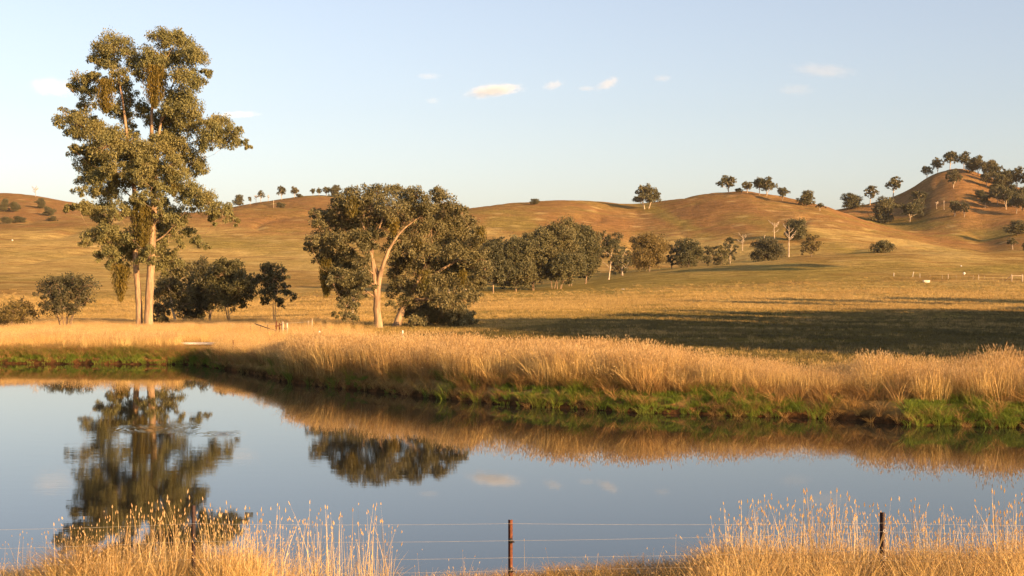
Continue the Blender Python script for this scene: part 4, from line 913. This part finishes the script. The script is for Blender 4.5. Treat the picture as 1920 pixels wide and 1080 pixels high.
# green blades that stand in front of the left straw
X, Y = sample(-250, 400, 86, 95, 9000); d = -pond_d(X, Y); keep = (d > .3) & (d < 5)
field('left_bank_green_grass', TUSSG + TUSS, put(X[keep], Y[keep]), .45 + .4 * rg.random(keep.sum()), label='green and yellow blades on the lower slope of the left bank')
# paddock
X, Y = sample(-150, 2150, 60, 350, 190000); d = -pond_d(X, Y)
keep = (d > 7) & (rg.random(len(X)) < np.clip(1.25 * (fbm(X / 7, Y / 3.5, 4, 83) - .18) * 2.2, .12, 1) * np.where(Y > 170, .75, 1) * sstep(350, 230, Y)) & ((CX + F * X / Y > 400) | (Y > 135 + 30 * rg.random(len(X))))
X, Y = X[keep], Y[keep]
st = (fbm(X / 10, Y / 4, 3, 88) + .12 * rg.random(len(X)) + .25 * sstep(190, 215, Y) * sstep(330, 255, Y)) > .66
sc_ = (.6 + .6 * rg.random(len(X))) * (1 + .4 * sstep(150, 300, Y))
pr_ = CX + F * X / Y; lim_ = np.interp(pr_, [600, 900, 1200, 1920], [100, 135, 185, 205]) * (.9 + .2 * fbm(X / 12, Y / 12, 3, 97))  # darkened grass reaches about as far as the paddock shadow
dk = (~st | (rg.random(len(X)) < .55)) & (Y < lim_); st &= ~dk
field('shade_dark_olive_grass', PADK, put(X[dk], Y[dk], -.02), sc_[dk], label='short olive grass of the nearer paddock, colour darkened to deepen the shade')
st_ = st; st = st | dk
field('paddock_grass', PADD, put(X[~st], Y[~st], -.02), sc_[~st], label='short olive brown grass of the open paddock')
field('paddock_straw_grass', PADS, put(X[st_], Y[st_], -.02), sc_[st_] * .9, label='paler dry grass in bands across the paddock')

# foreground reeds by the fence --------------------------------------------------
def reed_proto(i, h=1.0):
    V, Fq, tp, dr = blades(1, rg, 1.12, .0062, 0, .10 * rg.random() + .02, .12 * rg.random(), 5); Vh, Fh = seed_heads(tp, dr, .060, .0085, rg)
    V2, F2, _, _ = blades(2, rg, .62, .006, .01, .25, .5, 4)
    return tuft('reed_stem', [(V, Fq, M['reed']), (Vh, Fh, M['head']), (V2, F2, M['straw'])])
def thin_proto(i):
    V, Fq, tp, dr = blades(9, rg, 1.0, .0055, .07, .2, .3, 4); Vh, Fh = seed_heads(tp, dr, .05, .006, rg)
    return tuft('fine_stem', [(V, Fq, M['straw']), (Vh, Fh, M['head'])])
REED = [reed_proto(i) for i in range(14)]; FINE = [thin_proto(i) for i in range(5)]
FB = [tuss_proto('tuss', 30, .55, .007, .10, .4, .8) for _ in range(4)]
def top_row(px):   # how high the tips reach in the picture
    return np.interp(px, [-80, 0, 60, 120, 200, 290, 350, 420, 480, 540, 600, 660, 738, 745, 760, 800, 850, 930, 980, 1040, 1090, 1130, 1190, 1215, 1260, 1300, 1345, 1380, 1430, 1500, 1560, 1620, 1700, 1740, 1790, 1840, 1880, 1930, 2050],
                         [1030, 1030, 1016, 1000, 982, 966, 960, 965, 972, 976, 972, 974, 972, 1040, 1050, 1035, 1022, 1030, 1010, 1003, 1008, 1045, 1050, 1000, 1010, 1020, 985, 970, 962, 954, 958, 966, 964, 968, 990, 975, 955, 952, 955])
n = 7600; px = rg.uniform(-90, 2010, n); Y = rg.uniform(20.6, 25.0, n); X = (px - CX) / F * Y
den = np.interp(px, [-90, 60, 110, 480, 500, 600, 735, 740, 960, 1080, 1200, 1215, 1330, 1350, 2010], [.45, .5, .85, .9, .5, .42, .36, .03, .04, .05, .02, .16, .25, .95, 1]) * np.clip(.45 + 1.6 * (fbm(X / .35, Y / .8, 2, 91) - .25), .2, 1)
near_post = np.zeros(n, bool)
for p_, d_ in ((362, 21.6), (957, 21.3), (1655, 21.0)): near_post |= (np.abs(px - p_) < 22) & (Y < d_ + .1)
keep = (rg.random(n) < den * .85) & ~near_post; X, Y, px = X[keep], Y[keep], px[keep]; Z = height(X, Y); Z = np.maximum(Z, -.35)
tr = top_row(px) + 84 * rg.random(len(px)) ** .8 * np.where(rg.random(len(px)) < .10, -.15, 1.0) + np.where((px > 745) & (px < 1330), 18, 0)
H = CAMZ - (tr - HZ) / F * Y - Z; ok = H > .25
field('foreground_reeds', REED, np.stack([X, Y, Z], 1)[ok], np.stack([np.clip(H[ok], .2, 3), np.clip(H[ok], .2, 3), H[ok] / 1.06], 1) * np.array([1, 1, 1.0]), tilt=np.array([0.02, 0.0]), label='dry reeds with pale seed heads along the near shore and fence')
# leafy lower mass
n = 10500; px = rg.uniform(-90, 2010, n); Y = rg.uniform(18.6, 24.2, n); X = (px - CX) / F * Y
den = np.interp(px, [-90, 0, 480, 620, 735, 760, 960, 1200, 1330, 1380, 2010], [.12, .22, .45, .03, .02, .30, .45, .40, .5, .75, .8]) * np.clip(.3 + 1.8 * (fbm(X / .4, Y / .8, 2, 95) - .25), .1, 1)
keep = (rg.random(n) < den * .55) & ~((np.abs(px - 362) < 24) & (Y < 21.7) | (np.abs(px - 1655) < 24) & (Y < 21.1)); X, Y, px = X[keep], Y[keep], px[keep]; Z = np.maximum(height(X, Y), -.3)
tr = np.interp(px, [-90, 0, 100, 300, 480, 600, 740, 770, 850, 960, 1100, 1200, 1280, 1340, 1400, 1600, 1800, 1930], [1060, 1050, 1030, 1000, 1008, 1040, 1062, 1070, 1060, 1066, 1050, 1056, 1040, 1012, 1004, 1008, 1010, 988]) + 55 * rg.random(len(px))
H = CAMZ - (tr - HZ) / F * Y - Z; ok = H > .12
field('foreground_fine_grass', FINE, np.stack([X, Y, Z], 1)[ok], np.clip(H[ok], .12, 2.2) * 1.0, label='fine dry grass filling the space between the reeds')
n = 5200; px = rg.uniform(-90, 2010, n); Y = rg.uniform(17.5, 23.6, n); X = (px - CX) / F * Y
den = np.interp(px, [-90, 0, 620, 760, 960, 1100, 1340, 2010], [.4, .5, .2, .6, .8, .9, 1, 1]); keep = rg.random(n) < den; X, Y = X[keep], Y[keep]
px = CX + F * X / Y; fs_ = np.interp(px, [-90, 60, 120, 460, 500, 740, 760, 1300, 1360, 2000], [.3, .4, .9, .85, .16, .16, .30, .5, .9, 1])
field('foreground_tussock_grass', FB, put(X, Y), fs_ * (.8 + .8 * rg.random(len(X))), label='brown tussocks at the foot of the wire fence')

# ------------------------------------------------------------------ wire fence in front
fence = empty('wire_fence', (P(957, 1080, 21.3)[0], 21.3, gz(-.02, 21.3))); tag(fence, 'low wire fence on three steel posts among the reeds in front of the pond', 'fence')
fb = np.array(fence.location)
def fpost(px, top, D, w, mat, clips, label):
    tp = P(px, top, D); x, y = tp[0], D; z0 = gz(x, y) - .3
    # Y-section star picket: three flanges
    V, Fq, n_ = [], [], 0
    for k in range(3):
        a_ = k * 2.094 + .5; c, s = math.cos(a_), math.sin(a_); L = w * .62; hw = .0028
        q = [(0 - s * hw, 0 + c * hw), (L * c - s * hw, L * s + c * hw), (L * c + s * hw, L * s - c * hw), (0 + s * hw, 0 - c * hw)]
        V += [(u, v, z0 - fb[2]) for u, v in q] + [(u, v, tp[2] - fb[2]) for u, v in q]
        i = n_; Fq += [[i, i+1, i+5, i+4], [i+1, i+2, i+6, i+5], [i+2, i+3, i+7, i+6], [i+3, i, i+4, i+7], [i+4, i+5, i+6, i+7]]; n_ += 8
    V = np.array(V) + [x - fb[0], y - fb[1], 0]
    p = obj('post', mesh('post', V, np.array(Fq)), M[mat], fence); p['label'] = label
    for r_ in clips:
        c = P(px, r_, D) - fb; tb = Tubes()
        if mat == 'dark_steel' and px > 1500:      # pale ring insulators
            a_ = np.linspace(0, 6.283, 13); ring = np.stack([c[0] + .022 + .018 * np.cos(a_), np.full(13, c[1] - w * .6), c[2] + .02 * np.sin(a_)], 1); tb.add(ring, np.full(13, .004), 5, False); im = 'white'
        else:
            tb.add([c + [-.01, -.02, -.034], c + [0, -.02, -.03], c + [0, -.02, .03], c + [-.01, -.02, .034]], [.012, .03, .03, .012], 8)
            tb.add([c + [.01, -.03, 0], c + [.055, -.05, -.012]], [.016, .012], 6); im = 'black'
        obj('insulator', tb.build('insulator'), M[im], p)
fpost(362, 948, 21.6, .055, 'dark_steel', [1014, 1076], 'dark post among the left reeds, with two black insulators')
fpost(957, 975, 21.3, .060, 'rust', [1014, 1069], 'rusty orange post in the middle')
fpost(1655, 961, 21.0, .065, 'dark_steel', [995, 1045], 'dark post at the right with two pale ring insulators')
for rows in ((990, 981, 981, 980), (1026, 1014, 1013, 996), (1059, 1048, 1045, 1030), (1090, 1076, 1069, 1050)):
    ptsw = []
    anchors = [(-120, rows[0] + 4, 21.8), (362, rows[1], 21.6), (957, rows[2], 21.3), (1655, rows[3], 21.0), (2150, rows[3] + 4, 20.9)]
    for (x0, y0, D0), (x1, y1, D1) in zip(anchors[:-1], anchors[1:]):
        for s in np.linspace(0, 1, 9)[:-1]:
            p = P(x0, y0, D0) * (1 - s) + P(x1, y1, D1) * s; p[2] -= .02 * 4 * s * (1 - s); p[1] -= .05; ptsw.append(p - fb)
    tb = Tubes(); tb.add(np.array(ptsw), np.full(len(ptsw), .0016), 5); obj('wire', tb.build('wire'), M['wire'], fence)

# ------------------------------------------------------------------ small things beyond the pond
def box(V, Fq, c, s, rz=0.0, ry=0.0):
    b = np.array([[x, y, z] for z in (-.5, .5) for y in (-.5, .5) for x in (-.5, .5)]) * s
    b = b @ np.array([[math.cos(ry), 0, -math.sin(ry)], [0, 1, 0], [math.sin(ry), 0, math.cos(ry)]])
    b = b @ np.array([[math.cos(rz), math.sin(rz), 0], [-math.sin(rz), math.cos(rz), 0], [0, 0, 1]]) + c
    i = len(V); V += list(b); Fq += [[i, i+2, i+3, i+1], [i+4, i+5, i+7, i+6], [i, i+1, i+5, i+4], [i+2, i+6, i+7, i+3], [i, i+4, i+6, i+2], [i+1, i+3, i+7, i+5]]
# little footbridge over the inlet
D_ = 96.0; c = P(373, 644, D_); br = empty('footbridge', (c[0], c[1], .2)); tag(br, 'small pale plank bridge over the inlet below the tall gum', 'bridge')
for k in range(3):
    V, Fq = [], []; box(V, Fq, np.array([0, -.36 + .36 * k, c[2] - .2 + .02 * (k % 2)]), np.array([2.7 - .12 * k, .34, .10])); obj('plank', mesh('plank', np.array(V), np.array(Fq)), M['concrete'], br)
V, Fq = [], []; box(V, Fq, np.array([.05, -.30, c[2] - .2 - .155]), np.array([2.2, .12, .2])); obj('beam', mesh('beam', np.array(V), np.array(Fq)), M['rust'], br)
for k in range(4):
    V, Fq = [], []; box(V, Fq, np.array([-.9 + .6 * k, -.24, c[2] - .2 - .50]), np.array([.13, .13, .5])); obj('post', mesh('post', np.array(V), np.array(Fq)), M['wood'], br)
def stake(name, px, row, D, hpx, w, mat, label, cat='post', group=None, lean=0.0, wz=None):
    x = (px - CX) / F * D; z = gz(x, D); top = CAMZ + D * (HZ - row + hpx) / F if row is not None else z + hpx
    tb = Tubes(); h = max(.3, top - z); r_ = w / 2
    tb.add([(0, 0, -.3), (lean * h * .5, 0, h * .5), (lean * h, 0, h - .02), (lean * h, 0, h)], [r_ * 1.08, r_, r_ * .95, r_ * .7], 8)
    o = obj(name, tb.build(name), M[mat]); o.location = (x, D, z); tag(o, label, cat, group); return o
stake('tread_post', 599, 638, 84, 17, .10, 'white', 'white temporary fence post, left one of two on the grass before the wide gums')
stake('tread_post', 755, 637, 84, 17, .09, 'white', 'white temporary fence post, right one of two, below the leaning gum')
stake('star_post', 437, 660, 84, 22, .05, 'rust', 'thin dark stake at the inner corner of the reedy bank')
# farm fence and gate right of the hollow trees
gfn = empty('farm_fence', (P(530, 620, 118)[0], 118, gz(P(530, 620, 118)[0], 118))); tag(gfn, 'old timber post and rail fence with a rusty gate post, right of the hollow trees', 'fence'); gb = np.array(gfn.location)
def fp(px, top, D, w, mat, bot=None, lean=0, parent=gfn, b=gb, name='post'):
    x = (px - CX) / F * D; z = gz(x, D); t_ = CAMZ + D * (HZ - top) / F; tb = Tubes()
    tb.add([np.array([x, D, z - .3]) - b, np.array([x + lean * .5, D, (z + t_) / 2]) - b, np.array([x + lean, D, t_]) - b], [w / 2 * 1.05, w / 2, w / 2 * .85], 7); return obj(name, tb.build(name), M[mat], parent)
def rail(p, q, w, mat, parent, b, name='rail'):
    tb = Tubes(); p = np.array(p) - b; q = np.array(q) - b; tb.add([p, (p + q) / 2 - [0, 0, .02], q], [w] * 3, 6); obj(name, tb.build(name), M[mat], parent)
for px_, tp_, D_, w_, mt in ((518, 603, 118, .14, 'rust'), (524, 606, 118.5, .12, 'rust'), (530, 604, 118, .22, 'wood'), (538, 606, 121, .2, 'wood'), (502, 609, 122, .07, 'bark_dark'), (488, 610, 125, .06, 'bark_dark'), (470, 611, 128, .06, 'bark_dark'), (452, 611, 131, .06, 'bark_dark'), (436, 608, 134, .07, 'wood'), (424, 611, 137, .06, 'bark_dark'), (585, 598, 134, .1, 'wood'), (578, 601, 133, .06, 'wood')): fp(px_, tp_, D_, w_, mt)
rail(P(516, 612, 118), P(532, 607, 118), .05, 'rust', gfn, gb); rail(P(478, 607, 124), P(518, 620, 118), .04, 'bark_dark', gfn, gb); rail(P(530, 615, 118), P(538, 616, 121), .05, 'bark_dark', gfn, gb)
rail(P(424, 613, 137), P(585, 603, 134), .012, 'wire', gfn, gb, 'wire')
# long fence line right
D_ = 300; pf = empty('paddock_fence', (P(1800, 520, D_)[0], D_, gz(P(1800, 520, D_)[0], D_))); tag(pf, 'long sparse fence line of pale posts across the right paddock', 'fence'); pb_ = np.array(pf.location)
def on_row(px, row): return on_ground(px, row, 250, 420)
for px_, row, h_, w_, mt in ((1676,518,6,.3,'concrete'),(1711,519,9,.3,'concrete'),(1725,521,8,.16,'concrete'),(1744,520,5,.12,'wood'),(1767,523,7,.12,'wood'),(1778,523,9,.28,'wood'),(1793,522,6,.1,'wood'),(1825,524,8,.12,'wood'),(1835,525,10,.28,'wood'),(1846,524,7,.1,'wood'),(1862,525,7,.1,'wood'),(1880,526,7,.1,'wood')):
    X, D, Z = on_row(px_, row); tb = Tubes(); h = h_ * D / F; ln = .25 if px_ == 1711 else 0
    tb.add([np.array([X, D, Z - .3]) - pb_, np.array([X + ln * h * .5, D, Z + h * .5]) - pb_, np.array([X + ln * h, D, Z + h]) - pb_], [w_ / 4] * 3, 6); obj('post', tb.build('post'), M[mt], pf)
for px_ in (1897, 1917):
    X, D, Z = on_row(px_, 528); tb = Tubes(); h = 12.5 * D / F
    tb.add([np.array([X, D, Z - .3]) - pb_, np.array([X, D, Z + h * .5]) - pb_, np.array([X, D, Z + h]) - pb_], [.15] * 3, 7); obj('post', tb.build('post'), M['wood'], pf)
X, D, Z = on_row(1897, 528); h = 11 * D / F
tb = Tubes(); tb.add([np.array([X, D, Z + h]) - pb_, np.array([X - 1.6, D, Z + .2]) - pb_], [.1, .1], 6); obj('brace', tb.build('brace'), M['bark_dark'], pf)
tb = Tubes(); tb.add([np.array([X, D, Z + h]) - pb_, np.array([X + 2.3, D, Z + h]) - pb_], [.07, .07], 6); obj('rail', tb.build('rail'), M['wood'], pf)
# stock trough
X, D, Z = on_ground(1737, 530, 240, 420)
tr_ = empty('stock_trough', (X, D, Z)); tag(tr_, 'small white stock trough on the dry grass before the long fence', 'trough')
def trough_mesh():
    V = []; 
    L, W_, H_ = .85, .38, .55
    for (l, w_, z) in ((L * .82, W_ * .7, 0), (L, W_, H_), (L * .94, W_ * .86, H_), (L * .78, W_ * .62, .12)):
        for a_ in np.linspace(0, 2 * math.pi, 17)[:-1]: V.append((math.copysign(abs(math.cos(a_)) ** .5, math.cos(a_)) * l, math.copysign(abs(math.sin(a_)) ** .5, math.sin(a_)) * w_, z))
    Fq = [[k * 16 + i, k * 16 + (i + 1) % 16, (k + 1) * 16 + (i + 1) % 16, (k + 1) * 16 + i] for k in range(3) for i in range(16)]
    return mesh('trough_body', np.array(V), np.array(Fq))
obj('trough_body', trough_mesh(), M['concrete'], tr_)
def rock(px, row, d0, d1, wpx, hpx, mat, label, cat, name='rock', seed=0):
    X, D, Z = on_ground(px, row, d0, d1); r = np.random.default_rng(seed); n1, n2 = 12, 7; V = []
    for j in range(n2):
        f = j / (n2 - 1) * math.pi
        for i in range(n1):
            a_ = i / n1 * 2 * math.pi; k = 1 + .18 * r.normal() * math.sin(f); V.append((math.cos(a_) * math.sin(f) * k * wpx / 2, math.sin(a_) * math.sin(f) * k * wpx / 2, (math.cos(f) * .5 + .45) * hpx))
    V = np.array(V) * D / F; Fq = [[j * n1 + i, j * n1 + (i + 1) % n1, (j + 1) * n1 + (i + 1) % n1, (j + 1) * n1 + i] for j in range(n2 - 1) for i in range(n1)]
    o = obj(name, mesh(name, V, np.array(Fq)), M[mat]); o.location = (X, D, Z); tag(o, label, cat)
rock(1808, 515, 300, 460, 4.5, 5, 'white', 'pale rounded boulder on the green strip behind the long fence', 'rock', seed=3)
rock(1802, 503, 380, 520, 3, 2, 'white', 'tiny white stone on the slope above the long fence', 'rock', seed=4)
rock(1168, 543, 250, 400, 7, 2, 'concrete', 'flat pale stone on the green slope under the knoll', 'rock', seed=5)
rock(23, 452, 400, 700, 4, 3, 'concrete', 'small pale stone alone on the left hillside', 'rock', seed=6)
rock(1549, 390, 700, 900, 6, 3, 'bark_dark', 'dark lump on the hillside crest line', 'rock', seed=8)

# ------------------------------------------------------------------ clouds: small sunlit puffs of vapour, far off and high
def cloud_mat(name, dens, seed):
    m, t, out = newmat(name); L = t.links.new
    tc = N(t, 'ShaderNodeTexCoord'); ln = N(t, 'ShaderNodeVectorMath', operation='LENGTH'); L(tc.outputs['Object'], ln.inputs[0])
    mp = N(t, 'ShaderNodeMapping'); mp.inputs['Location'].default_value = (seed * 7.3, seed * 3.1, 0); mp.inputs['Scale'].default_value = (1.6, 1, .8); L(tc.outputs['Object'], mp.inputs[0])
    no = N(t, 'ShaderNodeTexNoise', Scale=2.6, Detail=6.0, Roughness=0.68); L(mp.outputs[0], no.inputs['Vector'])
    a_ = N(t, 'ShaderNodeMath', operation='MULTIPLY_ADD'); L(ln.outputs['Value'], a_.inputs[0]); a_.inputs[1].default_value = -.75; a_.inputs[2].default_value = .22
    b_ = N(t, 'ShaderNodeMath', operation='ADD'); L(a_.outputs[0], b_.inputs[0]); L(no.outputs[0], b_.inputs[1])
    c_ = N(t, 'ShaderNodeMapRange', interpolation_type='SMOOTHSTEP'); c_.inputs['From Min'].default_value = .17; c_.inputs['From Max'].default_value = .55; c_.inputs['To Max'].default_value = dens; L(b_.outputs[0], c_.inputs['Value'])
    pv = N(t, 'ShaderNodeVolumePrincipled'); pv.inputs['Color'].default_value = (1, 1, 1, 1); pv.inputs['Anisotropy'].default_value = -.35; L(c_.outputs[0], pv.inputs['Density']); L(pv.outputs[0], out.inputs['Volume']); return m
CD = 5200.0
def cloud(px, row, w_, h_, dens, label, seed, tilt=0.0, nblob=1):
    V, Fq = [], []; n1, n2 = 16, 9
    for j in range(n2):
        f = j / (n2 - 1) * math.pi
        for i in range(n1):
            a_ = i / n1 * 2 * math.pi; V.append((math.cos(a_) * max(math.sin(f), .001), math.sin(a_) * max(math.sin(f), .001), math.cos(f)))
    Fq = [[j * n1 + i, (j + 1) * n1 + i, (j + 1) * n1 + (i + 1) % n1, j * n1 + (i + 1) % n1] for j in range(n2 - 1) for i in range(n1)]
    o = obj('cloud', mesh('cloud', np.array(V), np.array(Fq)), cloud_mat('cloud_vapour', dens, seed)); o.location = P(px, row, CD); k = CD / F
    o.scale = (w_ * .62 * k, w_ / 2 * k * .6, h_ * .56 * k); o.rotation_euler = (0, math.radians(tilt), 0); tag(o, label, 'cloud', 'small evening clouds'); return o
cloud(926, 170, 130, 34, .015, 'largest and brightest puffy cloud, above the middle of the ridge', 1, -6)
cloud(1037, 160, 50, 24, .010, 'small puff just right of the largest cloud', 2, -14)
cloud(1140, 157, 60, 28, .011, 'wispy cloud rising to the right, third from the largest', 3, -22)
cloud(1100, 166, 46, 16, .006, 'thin tail of cloud left of the rising wisp', 4)
cloud(1242, 147, 46, 20, .005, 'faint small cloud above the lone saddle gum', 5)
cloud(803, 143, 60, 18, .004, 'faint flat cloud up and left of the largest one', 6)
cloud(811, 189, 34, 18, .005, 'tiny faint puff left of and below the largest cloud', 7)
cloud(445, 215, 104, 18, .006, 'flat streak of cloud beside the right limbs of the tallest gum', 8, -2)
cloud(98, 163, 110, 50, .0035, 'soft cloud left of the tallest gum crown', 9, 4)
cloud(1545, 132, 150, 38, .0022, 'broad faint pink cloud high over the rounded hill', 10, 5)
cloud(1492, 168, 90, 34, .0018, 'faint pink smudge of cloud below the broad faint one', 11)
# ------------------------------------------------------------------ the evening air
V, Fq = [], []; box(V, Fq, np.array([0, 0, 0.0]), np.array([24600.0, 24600.0, 124.0]))
hz = obj('haze', mesh('haze', np.array(V), np.array(Fq))); hz.location = (0, 0, 59.8)
hm, ht, ho = newmat('haze_air'); hv = N(ht, 'ShaderNodeVolumePrincipled'); hv.inputs['Density'].default_value = 0.00003; hv.inputs['Color'].default_value = (1.0, .95, .90, 1); hv.inputs['Anisotropy'].default_value = .1
ht.links.new(hv.outputs[0], ho.inputs['Volume']); hz.data.materials.append(hm); tag(hz, 'thin evening haze filling the valley', 'haze', kind='stuff')
